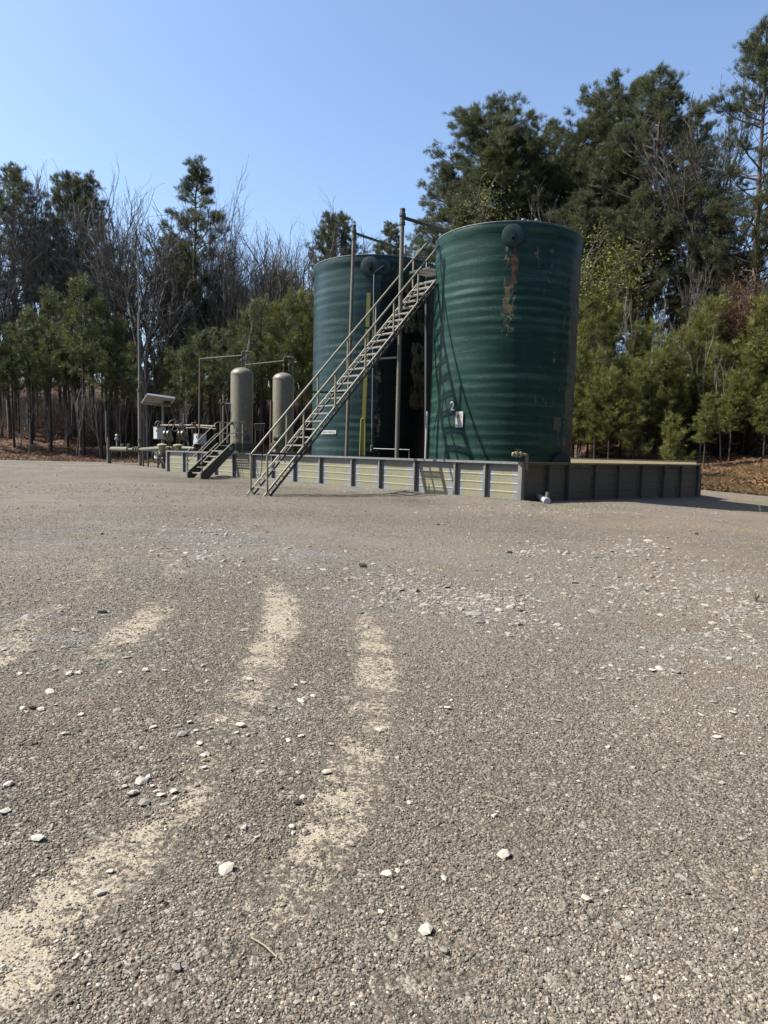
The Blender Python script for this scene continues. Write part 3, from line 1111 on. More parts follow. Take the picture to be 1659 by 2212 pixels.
for sd in (-1, 1):
    for (hh, nm, ex) in ((1.0, 'handrail', 0), (.52, 'mid_rail', .02)):
        r = MB()
        ang = H2 / R2
        r.bend([q2(-.12, sd * W2, .10 + hh), q2(R2 * .98, sd * W2, H2 + hh + .02), q2(R2 + .62, sd * W2, H2 + hh + .02)] +
               [], .020, .10, 8)
        r.build(nm, M['stair'], sst)
    for t, z0 in ((-.06, .0), (R2 + .15, H2 - .2), (R2 + .50, H2 - .2)):
        MB().bar(q2(t, sd * (W2 + .03), z0), q2(t, sd * (W2 + .03), (1.05 if t < 0 else H2 + 1.0)), .04, .04, V).build('rail_post', M['stair'] if t > 0 else M['frp'], sst)
for sd in (-1, 1):
    MB().bar(q2(R2 + 1.05, sd * W2 * .9, 0), q2(R2 + 1.05, sd * W2 * .9, H2 - .05), .08, .08, V).build('leg', M['frp'], sst)
pl = MB()
pl.box(q2(R2 - .08, W2 + .035, H2 - .12), (.012, .16, .15), (U, V, Z3))
pl.build('maker_plate', M['panel_back'], sst)


# ================================================================ SEPARATOR VESSELS
def vessel(label, c, ztop, side_pipe):
    r = .535
    o = thing('separator_vessel', label, 'pressure vessel', c, 'upright separator vessels behind the wall')
    zb = .55
    prof = [(.0, zb - .20), (r * .55, zb - .16), (r * .9, zb - .05), (r, zb)]
    prof += [(r, ztop - .36), (r + .012, ztop - .355), (r + .012, ztop - .335), (r, ztop - .33)]
    for i in range(1, 9):
        a = i / 8 * pi / 2
        prof.append((r * cos(a), ztop - .33 + .33 * sin(a)))
    prof[-1] = (0, ztop)
    MB().lathe(prof, c, n=40).build('shell', M['vessel'], o)
    MB().lathe([(r * .8, 0), (r * .86, .02), (r * .80, .04), (r * .80, zb)], c, n=32).build('skirt', M['olive_dark'], o)
    MB().lathe([(r * 1.02, 1.62), (r * 1.02, 1.68)], c, n=36).build('weld_band', M['vessel'], o)
    return o


VC1, VC2 = Vector((-6.98, 33.24, 0)), Vector((-5.26, 35.06, 0))
zt1, zt2 = at_depth(522, 794, 33.24).z, at_depth(611, 805, 35.06).z
ves1 = vessel('olive separator vessel behind the short stair, side nozzle pointing out', VC1, zt1, None)
ves2 = vessel('olive separator vessel nearer the tanks, seen through the long stair rails', VC2, zt2, None)
X3 = Vector((1, 0, 0))
# side nozzle on the first vessel
nz = at_depth(500, 873, 33.0)
MB().bend([nz + X3 * .12, nz - X3 * .42], .055, .05, 10).build('side_nozzle', M['iron'], ves1)
MB().lathe([(.05, 0), (.10, .02), (.10, .07), (.05, .09), (.05, .16), (.09, .17), (.09, .2)], nz - X3 * .40 + Z3 * 0, -X3, 12).build('side_valve', M['iron'], ves1)
MB().wheel(nz - X3 * .5 + Z3 * .16, Z3, .09, .014, 3).build('valve_wheel', M['iron'], ves1)
for (xx, zz, rr) in ((.36, 2.2, .12), (-.35, 2.9, .05)):
    MB().lathe([(rr, 0), (rr, .14), (rr + .04, .14), (rr + .04, .19), (0, .2)], VC1 + Vector((xx, -.42, zz - .4)), Vector((xx * .8, -1, 0)), 14).build('nozzle', M['iron'], ves1)
for (px_, py_, rr) in ((598, 948, .09), (594, 962, .14), (612, 948, .05)):
    g = at_depth(px_, py_, 34.55)
    MB().lathe([(rr, -.2), (rr, .12), (rr + .04, .12), (rr + .04, .17), (rr * .5, .18), (rr * .5, .3), (0, .31)], g, Vector((-.3, -1, 0)), 14).build('nozzle', M['brass'] if rr > .1 else M['iron'], ves2)
bx = at_depth(605, 962, 34.6)
MB().box(Vector((VC2.x - .02, VC2.y - .1, .95)), (1.2, 1.1, .45)).build('heater_box', M['vessel'], ves2)


def overhead(o, VC, ztop, pts, cluster, dp):
    """relief piping over a vessel"""
    b = MB()
    P_ = [at_depth(*p, dp) for p in pts]
    b.bend(P_, .038, .06, 8)
    b.build('overhead_pipe', M['pole'], o)
    c = MB()
    for ln in cluster:
        L = [at_depth(*p, dp) for p in ln]
        c.bend(L, .026, .03, 7)
        m = L[0].lerp(L[-1], .5)
        dd = (L[-1] - L[0]).normalized()
        c.lathe([(.03, -.07), (.06, -.06), (.06, .06), (.03, .07)], m, dd, 9)
        c.lathe([(.03, -.03), (.052, -.025), (.052, .025), (.03, .03)], L[0].lerp(L[-1], .15), dd, 9)
    c.build('relief_piping', M['pole'], o)


def z8(x, y):
    return ((430 + x / 6.636) * .96, (780 + y / 6.636) * .96)


overhead(ves1, VC1, zt1, [z8(118, 1420), z8(130, 185), z8(755, 133)],
         [[z8(755, 320), z8(760, 70)], [z8(760, 70), z8(915, 85)], [z8(795, 280), z8(795, 66)], [z8(830, 130), z8(912, 140), z8(910, 330)], [z8(800, 205), z8(835, 205)],
          [z8(830, 70), z8(830, 205)]], 33.2)
overhead(ves2, VC2, zt2, [z8(805, 275), z8(1385, 212)],
         [[z8(1378, 395), z8(1385, 150)], [z8(1385, 150), z8(1535, 165)], [z8(1462, 380), z8(1462, 160)], [z8(1522, 440), z8(1522, 190)], [z8(1540, 240), z8(1580, 235)]], 35.0)
# loose upright pipes near the vessels
g = at_depth(*z8(480, 1450), 33.6)
o = MB().tube([Vector((g.x, 33.6, 0)), at_depth(*z8(482, 710), 33.6)], .05, 8)
tag(o.build('vent_pipe', M['pole'], None, Vector((g.x, 33.6, 0))), 'thin grey vent pipe just beside the vessel at the short stair', 'pipe')
g = at_depth(*z8(1185, 1450), 34.9)
t_ = at_depth(*z8(1195, 800), 34.9)
vp = thing('vent_pipe', 'rusty upright pipe clamped to the vessel nearer the tanks', 'pipe', Vector((g.x, 34.9, 0)))
MB().tube([Vector((g.x, 34.9, 0)), t_], .06, 8).build('pipe', worn('rusty_pipe', (.16, .10, .065), (.22, .14, .09), (.28, .24, .18), .6, .6, 3), vp)
MB().tube([at_depth(*z8(1190, 850), 34.9), at_depth(*z8(1225, 855), 34.9)], .045, 8).build('clamp', M['pole'], vp)
# small wire rack between the vessels
ra = [at_depth(*z8(x, y), 34.6) for x, y in ((940, 1155), (1100, 1150), (1085, 1245), (960, 1240))]
rk = MB()
for a, b in zip(ra, ra[1:] + ra[:1]):
    rk.tube([a, b], .018, 6)
for i in range(1, 7):
    rk.tube([ra[0].lerp(ra[1], i / 7), ra[3].lerp(ra[2], i / 7)], .008, 5)
for i in range(1, 3):
    rk.tube([ra[0].lerp(ra[3], i / 3), ra[1].lerp(ra[2], i / 3)], .008, 5)
for a in (ra[2], ra[3]):
    rk.tube([a, Vector((a.x, a.y, 0))], .02, 6)
tag(rk.build('wire_rack', M['pole'], None, Vector((ra[3].x, ra[3].y, 0))), 'small wire mesh rack between the two vessels', 'rack')

# ================================================================ LEFT-HAND PIPEWORK


def z3(x, y):
    return ((220 + x / 6.38) * .96, (880 + y / 6.38) * .96)


def foot(p, d):
    q = at_depth(*p, d)
    return Vector((q.x, d, 0))


gd = 50.0
gp = thing('gooseneck_pipeline', 'thick olive gooseneck pipe rising from the gravel and running to the valves', 'pipeline', foot(z3(160, 1040), gd))
a = foot(z3(160, 1040), gd)
b = at_depth(*z3(165, 830), gd)
e = at_depth(*z3(440, 835), 47.2)
f_ = at_depth(*z3(812, 838), 42.8)
MB().bend([a - Z3 * .1, b, e], .165, .75, 14, 7).build('riser', M['olive'], gp)
MB().tube([e, f_], .085, 12).build('run_pipe', M['olive'], gp)
dr = (f_ - e).normalized()
for fr in (.0, .26, .36, .44, .93):
    MB().lathe([(.19, -.05), (.19, .05)], e.lerp(f_, fr), dr, 16).build('flange', M['olive'], gp)
for (zz, tp) in ((350, 785), (445, 795)):
    q = at_depth(*z3(zz, 830), 48)
    MB().lathe([(.08, .1), (.08, .24), (.12, .25), (.12, .33), (0, .36)], q, n=12).build('stub_valve', M['olive'], gp)
q = at_depth(*z3(275, 800), 48.6)
MB().lathe([(.06, 0), (.06, .45), (.16, .5), (.16, .62), (.08, .66), (.08, .78), (.14, .8), (0, .95)], q, n=12).build('air_valve', M['galv'], gp)
for xx in (655, 722):
    q = foot(z3(xx, 1075), 43.9 if xx > 700 else 44.6)
    MB().tube([q, Vector((q.x, q.y, f_.z - .1))], .055, 8).build('pipe_support', M['olive_dark'], gp)
q = foot(z3(152, 1000), gd - .35)
vs = thing('vent_stack', 'thin weathered vent stack beside the gooseneck bend', 'pipe', q)
MB().tube([at_depth(*z3(150, 850), gd - .35), at_depth(*z3(150, 660), gd - .35)], [.12, .10], 10).build('body', M['olive'], vs)
MB().tube([q, at_depth(*z3(150, 850), gd - .35)], .10, 8).build('lower_pipe', M['olive'], vs)
MB().bend([at_depth(*z3(148, 735), gd - .35), at_depth(*z3(122, 730), gd - .35), at_depth(*z3(116, 285), gd - .35)], .06, .1, 8).build('stack', M['pole'], vs)

# radio mast
mb_ = on_ground(303, 1006)
mast = thing('radio_mast', 'tall slender grey mast guyed above the pipework', 'mast', mb_)
mt = at_depth(298.5, 545, mb_.y)
m1 = mb_.lerp(mt, .36)
m2 = mb_.lerp(mt, .72)
MB().tube([mb_, m1], .13, 10).build('lower_section', M['pole'], mast)
MB().tube([m1, m2], .085, 8).build('mid_section', M['pole'], mast)
MB().tube([m2, mt], .045, 8).build('upper_section', M['pole'], mast)
for m in (mb_.lerp(mt, .12), m1):
    MB().lathe([(.17, -.1), (.17, .1)], m, n=10).build('collar', M['iron'], mast)

# solar panel on its pole
sb = foot(z3(945, 1105), 41.3)
sol = thing('solar_panel', 'tilted solar panel seen from underneath on a slim pole', 'solar panel', sb)
st_ = at_depth(*z3(935, 160), 41.3)
MB().tube([sb, st_], .075, 10).build('pole', M['pole'], sol)
c4 = [at_depth(*z3(715, 40), 40.7), at_depth(*z3(1110, 96), 40.7), at_depth(*z3(1028, 203), 41.9), at_depth(*z3(635, 165), 41.9)]
nrm = (c4[1] - c4[0]).cross(c4[3] - c4[0]).normalized()
if nrm.z < 0:
    nrm = -nrm
b = MB()
b.hexa([p for p in c4] + [p + nrm * .03 for p in c4])
pb = b.build('back_sheet', M['panel_back'], sol)
b = MB()
b.hexa([p + nrm * .034 for p in c4] + [p + nrm * .045 for p in c4])
b.build('cell_face', M['panel_face'], sol)
for p, q in zip(c4, c4[1:] + c4[:1]):
    MB().bar(p - nrm * .02, q - nrm * .02, .07, .10, nrm).build('frame_bar', M['panel_frame'], sol)
MB().bar(c4[0].lerp(c4[1], .33) - nrm * .03, c4[3].lerp(c4[2], .33) - nrm * .03, .05, .05, nrm).build('frame_bar', M['panel_back'], sol)
MB().box(c4[0].lerp(c4[1], .8).lerp(c4[3].lerp(c4[2], .9), .62) - nrm * .08, (.36, .28, .10), ((c4[1] - c4[0]).normalized(), nrm.cross((c4[1] - c4[0]).normalized()), nrm)).build('junction_box', M['black'], sol)
MB().bar(st_ - Z3 * .25, c4[3].lerp(c4[2], .6) - nrm * .04, .04, .04).build('strut', M['pole'], sol)


def cabinet(label, x0, y0, x1, y1, split, dp, pole_to, dark=False, group=None):
    a, b = at_depth(*z3(x0, y0), dp), at_depth(*z3(x1, y1), dp)
    w, h = abs(b.x - a.x), abs(a.z - b.z)
    c = (a + b) / 2
    fw = (split - x0) / (x1 - x0)
    o = thing('control_cabinet', label, 'control box', Vector((c.x, dp + .2, 0)), group)
    # turned box: sunlit side and shaded front
    dx = Vector((cos(radians(50)), sin(radians(50)), 0))
    dy = Vector((-dx.y, dx.x, 0))
    wa, wb = w * .80, w * .64
    bb = MB()
    bb.box(Vector((c.x, dp, c.z)), (wa, wb, h), (dx, dy, Z3))
    o2 = bb.build('housing', M['white'], o)
    hd = MB()
    hd.box(Vector((c.x, dp, c.z + h / 2 + .012)), (wa + .05, wb + .05, .03), (dx, dy, Z3))
    hd.build('lid', M['galv'], o)
    dd = MB()
    dd.box(Vector((c.x, dp, c.z)) - dx * (wa / 2 + .012), (.022, wb * .9, h * .92), (dx, dy, Z3))
    dr_ = dd.build('door', M['white'], o)
    MB().box(Vector((c.x, dp, c.z + h * .2)) - dx * (wa / 2 + .03) + dy * wb * -.28, (.03, .05, .14), (dx, dy, Z3)).build('latch', M['iron'], dr_)
    MB().tube([Vector((c.x + .05, dp + wb / 2 + .08, 0)), Vector((c.x + .05, dp + wb / 2 + .08, c.z + h * .3))], .05, 8).build('mounting_pole', M['pole'], o)
    return o


cabinet('upper white control box on its post beneath the solar panel', 808, 515, 968, 692, 888, 41.0, 0)
cabinet('lower white control box hung close above the gravel by the valve wheels', 815, 798, 960, 972, 898, 40.7, 0)
cabinet('pale grey junction box on a post behind the short stair handrail', 1378, 615, 1555, 765, 1470, 38.6, 0)

# valve manifold
mf = on_ground(365.4, 1018.6)
md = 37.0
man = thing('valve_manifold', 'tangle of olive pipes and valves joined to the wall end', 'manifold', Vector((at_depth(*z3(1020, 1150), md).x, md, 0)))


def zm(x, y, d=md):
    return at_depth(*z3(x, y), d)


b = MB()
b.bar(Vector((zm(1008, 1000).x, md - .1, 0)), zm(1008, 800, md - .1), .12, .12)
b.build('upright', M['valve_yellow'], man)
b = MB()
b.bar(Vector((zm(1036, 1000).x, md + .05, 0)), zm(1036, 600, md + .05), .11, .11)
b.build('upright', M['olive_dark'], man)
MB().tube([zm(905, 492, md + 1), zm(1400, 492, md), zm(1690, 508, md - 1.5)], .055, 8).build('header_pipe', M['pole'], man)
MB().tube([zm(1230, 532, md), zm(1480, 520, md - .5), zm(1700, 545, md - 1.5)], .03, 8).build('header_pipe', M['pole'], man)
MB().tube([zm(630, 836, md + 5.5), zm(1060, 815), zm(1390, 830, md - .6)], .11, 10).build('header_pipe', M['olive'], man)
MB().tube([zm(935, 873), zm(1240, 865)], .05, 8).build('branch_pipe', M['valve_yellow'], man)
for (x0, y0, x1, y1) in ((1020, 560, 1025, 760), (1240, 570, 1240, 780), (1160, 510, 1155, 770), (1360, 500, 1365, 700), (955, 850, 955, 1105), (865, 960, 865, 1105), (1290, 640, 1295, 720)):
    MB().tube([zm(x0, y0), zm(x1, y1)], .05 if x0 not in (1160,) else .028, 8).build('drop_pipe', M['olive_dark'] if x0 != 1160 else M['red'], man)
MB().tube([zm(1402, 410, md - .4), zm(1408, 610, md - .4)], .035, 8).build('red_rod', M['red'], man)
for (x, y, r) in ((1000, 620, .22), (1010, 660, .16), (1205, 620, .22), (1225, 665, .16), (1030, 690, .14), (1245, 640, .12)):
    MB().lathe([(r * .5, -.16), (r, -.14), (r, -.07), (r * .6, -.05), (r * .6, .05), (r, .07), (r, .14), (r * .5, .16)], zm(x, y, md - .05), Vector((1, -.3, 0)), 14).build('valve_body', M['brass'], man)
for (x, y) in ((925, 830), (1155, 835)):
    c = zm(x, y, md - .15)
    act = MB()
    act.lathe([(.0, -.30), (.17, -.28), (.19, .12), (.27, .15), (.27, .22), (.20, .26), (0, .30)], c, n=14)
    o = act.build('actuator', M['valve_yellow'], man)
    MB().box(c + Vector((.0, -.20, .05)), (.22, .08, .2)).build('actuator_cover', M['valve_yellow'], o)
for (x, y, R) in ((872, 478, .17), (1096, 494, .30), (1220, 490, .12), (1375, 485, .12)):
    MB().wheel(zm(x, y, md - .05), Vector((.62, -1, .05)), R, .026).build('hand_wheel', M['pole'], man)
for (x, y, R) in ((866, 932, .37), (1090, 938, .37)):
    MB().wheel(zm(x, y, md - .3), Vector((.95, -.75, 0)), R, .028).build('hand_wheel', M['iron'], man)
    MB().tube([zm(x, y, md - .3), zm(x + 75, y + 4, md - .2)], .04, 8).build('valve_stem', M['iron'], man)
    MB().lathe([(.1, -.2), (.2, -.18), (.2, -.1), (.13, -.05), (.16, .05), (.2, .12), (.2, .2), (.1, .22)], zm(x + 85, y + 4, md - .2), Vector((0, 0, 1)), 12).build('valve_body', M['iron'], man)
MB().bend([zm(935, 940, md - .2), zm(925, 960, md - .2), zm(890, 1010, md - .2), zm(880, 1060, md - .2)], .03, .1, 8).build('drain_hose', M['black'], man)

h0 = uv(13.0, -.12)
tag(MB().bend([uv(13.0, .25, 1.0), uv(13.02, .0, 1.17), uv(13.0, -.16, 1.10), uv(12.9, -.22, .5), uv(12.65, -.5, .03), uv(12.2, -.75, .03)], .02, .12, 8).build('black_hose', M['black'], None, h0),
    'thin black hose draped over the sunlit wall between the two stairs', 'hose')
for vs_, c_ in ((ves1, VC1), (ves2, VC2)):
    dv = Vector((-.45, -.89, 0)).normalized()
    xv = Z3.cross(dv).normalized()
    MB().box(c_ + dv * .545 + Z3 * 1.95, (.20, .012, .14), (xv, dv, Z3)).build('nameplate', M['panel_back'], vs_)
    MB().tube([c_ + xv * .50 + dv * .30 + Z3 * .6, c_ + xv * .50 + dv * .30 + Z3 * 3.4], .016, 6).build('gauge_pipe', M['galv'], vs_)
    for zz in (1.2, 2.2, 3.2):
        MB().lathe([(.03, 0), (.05, .01), (.05, .09), (.03, .1)], c_ + xv * .50 + dv * .30 + Z3 * zz, n=8).build('gauge_cock', M['brass'], vs_)

# ================================================================ SMALL THINGS BY THE WALL
cz = uv(-.10, -.08)
tap = thing('hose_valve', 'tan pipe elbow and valve standing on the wall corner', 'valve', cz + Z3 * 0)
e0 = uv(-.14, .06, 0)
MB().bend([e0 + Z3 * .9, e0 + Z3 * 1.33, e0 + Z3 * 1.33 - X3 * .22], .045, .07, 10).build('elbow', M['pole'], tap)
MB().lathe([(.045, 0), (.085, .01), (.085, .05), (.055, .06), (.06, .14), (.085, .15), (.085, .19), (.06, .20), (.06, .27), (.05, .28)], e0 + Z3 * 1.33 - X3 * .16, -X3 + Vector((0, -.3, 0)), 14).build('valve_body', M['brass'], tap)
MB().tube([e0 + Z3 * 1.36 - X3 * .26, e0 + Z3 * 1.47 - X3 * .26], .018, 8).build('stem', M['brass'], tap)
MB().bar(e0 + Z3 * 1.46 - X3 * .33, e0 + Z3 * 1.465 - X3 * .18, .03, .02).build('lever', M['brass'], tap)

pv = on_ground(1171, 1084)
pvc = thing('drain_pipe', 'white plastic drain pipe stub lying at the shaded wall foot', 'pipe', pv)
pa, pb_ = on_ground(1160, 1082) + Z3 * .13, on_ground(1180, 1089) + Z3 * .09
MB().tube([pa, pb_], .085, 14).build('pipe', M['pvc'], pvc)
dd = (pb_ - pa).normalized()
MB().lathe([(.10, -.03), (.10, .10), (.085, .11)], pb_, dd, 14).build('coupling', M['pvc'], pvc)
MB().tube([pb_ + Z3 * .02, pb_ + Z3 * .24 + X3 * .03], .055, 10).build('riser_stub', M['pole'], pvc)

bp = on_ground(1508, 1065)
bp.z = hz(bp.x, bp.y)
wpst = thing('timber_post', 'short grey timber post with a rusty tap past the wall end', 'post', bp)
MB().box(bp + Z3 * .40, (.14, .14, .96)).build('post', M['wood'], wpst)
MB().lathe([(.05, -.1), (.09, 0), (.07, .08), (.03, .1)], bp + Z3 * .96 - X3 * .04, n=10).build('tap', M['pole'], wpst)


# ================================================================ TREES
def needle_material(name, dark, light, brown=None):
    k = NT(name)
    t = k.attr('tint').outputs['Fac']
    oi = k.n('ObjectInfo')
    col = k.mix(t, dark, light)
    if brown:
        col = k.mix(k.ramp(t, .93, .97), col, brown)
    col = k.mix(k.math('MULTIPLY', oi.outputs['Random'], .45), col, tuple(x * .55 for x in light))
    k.set(col, .55, 0, .25)
    tr = k.n('BsdfTranslucent')
    k.put(tr.inputs[0], k.mix(.5, col, light))
    mx = k.n('MixShader')
    mx.inputs[0].default_value = .28
    k.t.links.new(k.b.outputs[0], mx.inputs[1])
    k.t.links.new(tr.outputs[0], mx.inputs[2])
    out = k.t.nodes['Material Output']
    k.t.links.new(mx.outputs[0], out.inputs[0])
    return k.m


M['needle_tall'] = needle_material('pine_needles', (.012, .018, .009), (.130, .142, .062), (.08, .055, .026))
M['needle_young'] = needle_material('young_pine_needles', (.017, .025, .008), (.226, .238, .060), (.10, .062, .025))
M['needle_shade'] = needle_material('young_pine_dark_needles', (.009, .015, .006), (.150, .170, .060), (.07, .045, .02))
M['leaf_brown'] = needle_material('dead_leaves', (.07, .035, .022), (.19, .105, .07))
M['leaf_spring'] = needle_material('spring_leaves', (.07, .09, .015), (.20, .21, .045))
M['bark_pine'] = worn('pine_bark', (.13, .10, .08), (.25, .19, .145), None, .6, .9, 4, bump=.6, stretch=(1, 1, .25))
M['bark_young'] = worn('young_pine_bark', (.060, .042, .032), (.105, .075, .055), None, .6, .9, 6, bump=.5, stretch=(1, 1, .3))
M['bark_bare'] = worn('hardwood_bark', (.11, .094, .082), (.20, .174, .155), None, .6, .9, 4, bump=.5, stretch=(1, 1, .3))
M['bark_pale'] = worn('pale_sapling_bark', (.30, .265, .23), (.46, .41, .36), None, .6, .85, 5, bump=.3, stretch=(1, 1, .3))
M['twig'] = worn('fine_twigs', (.145, .126, .108), (.235, .208, .178), None, .6, .9, 3, bump=0)


def tubes_np(segs, n):
    """(p0, p1, r0, r1) rows to one tube mesh"""
    a = np.array(segs, float)
    if not len(a):
        return np.zeros((0, 3)), np.zeros((0, 4), int)
    p0, p1, r0, r1 = a[:, 0:3], a[:, 3:6], a[:, 6], a[:, 7]
    d = p1 - p0
    d /= np.maximum(np.linalg.norm(d, axis=1, keepdims=True), 1e-6)
    ref = np.where(np.abs(d[:, 2:3]) > .9, np.array([[1., 0, 0]]), np.array([[0, 0, 1.]]))
    x = np.cross(d, ref)
    x /= np.linalg.norm(x, axis=1, keepdims=True)
    y = np.cross(d, x)
    vs = []
    for p, r in ((p0, r0), (p1, r1)):
        for j in range(n):
            t = 2 * pi * j / n
            vs.append(p + (x * cos(t) + y * sin(t)) * r[:, None])
    v = np.stack(vs, 1)
    m = len(a)
    off = np.arange(m)[:, None] * (2 * n)
    f = []
    for j in range(n):
        j2 = (j + 1) % n
        f.append(np.concatenate([off + j, off + j2, off + n + j2, off + n + j], 1))
    return v.reshape(-1, 3), np.concatenate(f, 0)


def needles_np(c, d, length, width, rng):
    n = len(c)
    d = d / np.maximum(np.linalg.norm(d, axis=1, keepdims=True), 1e-6)
    w = np.cross(d, rng.normal(size=(n, 3)))
    w /= np.maximum(np.linalg.norm(w, axis=1, keepdims=True), 1e-6)
    L = length * rng.uniform(.7, 1.25, (n, 1))
    v = np.stack([c - w * width, c + w * width, c + d * L + w * width * .25], 1).reshape(-1, 3)
    return v, np.arange(n * 3).reshape(-1, 3)


def tuft_needles(tc, td, tint, per, spread, length, width, rng):
    """each tuft is a brush of needles about its direction"""
    n = len(tc)
    c = np.repeat(tc, per, 0) + rng.normal(size=(n * per, 3)) * length * .18
    d = np.repeat(td, per, 0) + rng.normal(size=(n * per, 3)) * spread
    v, f = needles_np(c, d, length, width, rng)
    t = np.repeat(np.clip(np.repeat(tint, per) + rng.normal(size=n * per) * .13, 0, 1), 3)
    return v, f, t


class Variant:
    def __init__(self, wood_v, wood_f, crown_v, crown_f, tint, H, bark, leaf, crown_name='crown'):
        self.H = H
        self.wood = fast_mesh('trunk', wood_v, wood_f, bark, True)
        self.crown = None
        if crown_v is not None:
            self.crown = fast_mesh(crown_name, crown_v, crown_f, leaf, False, {'tint': tint} if tint is not None else None)


def trunk_path(rng, H, bend, n=9):
    z = np.linspace(0, H, n)
    x = np.cumsum(rng.normal(0, bend, n)) * np.linspace(0, 1, n)
    y = np.cumsum(rng.normal(0, bend, n)) * np.linspace(0, 1, n)
    return np.stack([x, y, z], 1)


def on_path(path, z):
    return np.array([np.interp(z, path[:, 2], path[:, 0]), np.interp(z, path[:, 2], path[:, 1]), z])


def tall_pine(seed, H, base, rad, shape, limbs=62, tufts=5, gap=.25, per=22, nw=.0105):
    rng = np.random.default_rng(seed)
    path = trunk_path(rng, H, .12)
    r0 = H * .0115
    segs = [(*a, *b, r0 * (1 - .85 * a[2] / H), r0 * (1 - .85 * b[2] / H)) for a, b in zip(path[:-1], path[1:])]
    small = []
    tc, td, tt = [], [], []
    zb = H * base
    az = rng.uniform(0, 6.28)
    skip = rng.uniform(0, 1, 12)
    for i in range(limbs):
        t = (i + rng.uniform(0, 1)) / limbs
        z = zb + (H * .985 - zb) * t
        if skip[int(t * 11.99)] < gap and t < .8 and rng.uniform() < .7:
            continue
        if shape == 'round':
            pr = (max(0.02, 1 - ((t - .42) / .60) ** 2)) ** .5
        elif shape == 'cone':
            pr = min(1, .35 + 1.6 * t) * (1 - t) ** .75 * 1.15 + .08
        else:
            pr = (.55 + .45 * sin(2.6 * t + .4)) * min(1, (1 - t) * 2.2 + .14)
        L = rad * pr * rng.uniform(.55, 1.15)
        az += 2.4 + rng.normal(0, .4)
        up = rng.uniform(.05, .45) + .5 * t
        d = np.array([cos(az), sin(az), up])
        d /= np.linalg.norm(d)
        p = on_path(path, z)
        n = 5
        pts = [p]
        for k in range(n):
            d2 = d + np.array([0, 0, .10 * k - .14]) + rng.normal(0, .10, 3)
            pts.append(pts[-1] + d2 / np.linalg.norm(d2) * L / n)
        rr = .035 + .010 * L
        for k in range(n):
            segs.append((*pts[k], *pts[k + 1], rr * (1 - k / n * .8), rr * (1 - (k + 1) / n * .8)))
        nsub = max(3, int(2.8 + L * 2.2))
        tint = rng.uniform(.15, .75)
        for s in range(nsub):
            f = rng.uniform(.38, 1.0) if s else 1.0
            q = f * n
            k = min(n - 1, int(q))
            b = pts[k] + (pts[k + 1] - pts[k]) * (q - k)
            sd = rng.normal(0, 1, 3)
            sd = sd - d * sd.dot(d) * .5
            sd = d * .7 + sd * .55 + np.array([0, 0, .35])
            sd /= np.linalg.norm(sd)
            e = b + sd * rng.uniform(.35, .95) * (.5 + .13 * L)
            small.append((*b, *e, .022, .009))
            for m in range(tufts):
                g = e + rng.normal(0, .19, 3) * np.array([1, 1, .6])
                tc.append(g)
                dd = sd + rng.normal(0, .5, 3) + np.array([0, 0, .45])
                td.append(dd)
                tt.append(np.clip(tint + rng.normal(0, .15) + .1 * (g[2] - e[2]), 0, 1))
    wv, wf = tubes_np(segs, 7)
    sv, sf = tubes_np(small, 3)
    v = np.concatenate([wv, sv])
    f = np.concatenate([wf, sf + len(wv)])
    nv, nf, nt = tuft_needles(np.array(tc), np.array(td), np.array(tt), per, .55, .31 if per > 8 else .55, nw, rng)
    return Variant(v, f, nv, nf, nt, H, M['bark_pine'], M['needle_tall'])


def young_pine(seed, H, base, mat, full=1.0, dense=1.0):
    rng = np.random.default_rng(seed)
    path = trunk_path(rng, H, .045)
    r0 = .035 + H * .0065
    segs = [(*a, *b, r0 * (1 - .9 * a[2] / H), r0 * (1 - .9 * b[2] / H)) for a, b in zip(path[:-1], path[1:])]
    small, tc, td, tt = [], [], [], []
    z = H * .10
    while z < H * .97:
        live = z > H * base
        nb = rng.integers(3, 6)
        a0 = rng.uniform(0, 6.28)
        t = (z - H * base) / (H * (1 - base))
        for k in range(nb):
            if rng.uniform() < .15:
                continue
            a = a0 + 6.28 * k / nb + rng.normal(0, .25)
            if live:
                L = (.30 + .95 * H * .155 * (1 - t) ** .7 * min(1, .65 + t * 1.6)) * rng.uniform(.65, 1.2) * full
            else:
                L = rng.uniform(.3, .8)
            up = rng.uniform(.1, .5) + (.5 * t if live else -.2)
            d = np.array([cos(a), sin(a), up])
            d /= np.linalg.norm(d)
            p = on_path(path, z)
            m = p + d * L * .55
            e = m + (d + np.array([0, 0, .28])) * L * .45
            small += [(*p, *m, .016, .011), (*m, *e, .011, .006)]
            if not live:
                continue
            tint = rng.uniform(.2, .8)
            nt = max(4, int(L * 8.5 * dense))
            for s in range(nt):
                f = rng.uniform(.28, 1.05)
                b = (p + (m - p) * f / .55) if f < .55 else m + (e - m) * (f - .55) / .45
                b = b + rng.normal(0, .13, 3)
                tc.append(b)
                td.append(d * .8 + rng.normal(0, .45, 3) + np.array([0, 0, .55]))
                tt.append(np.clip(tint + rng.normal(0, .16) + .22 * (t - .4), 0, 1))
        z += rng.uniform(.28, .48) * (1 if live else 1.6)
    tc.append(path[-1]); td.append(np.array([0, 0, 1.])); tt.append(.6)
    wv, wf = tubes_np(segs, 6)
    sv, sf = tubes_np(small, 3)
    nv, nf, nt = tuft_needles(np.array(tc), np.array(td), np.array(tt), 17, .58, .33, .0125, rng)
    return Variant(np.concatenate([wv, sv]), np.concatenate([wf, sf + len(wv)]), nv, nf, nt, H, M['bark_young'], mat)


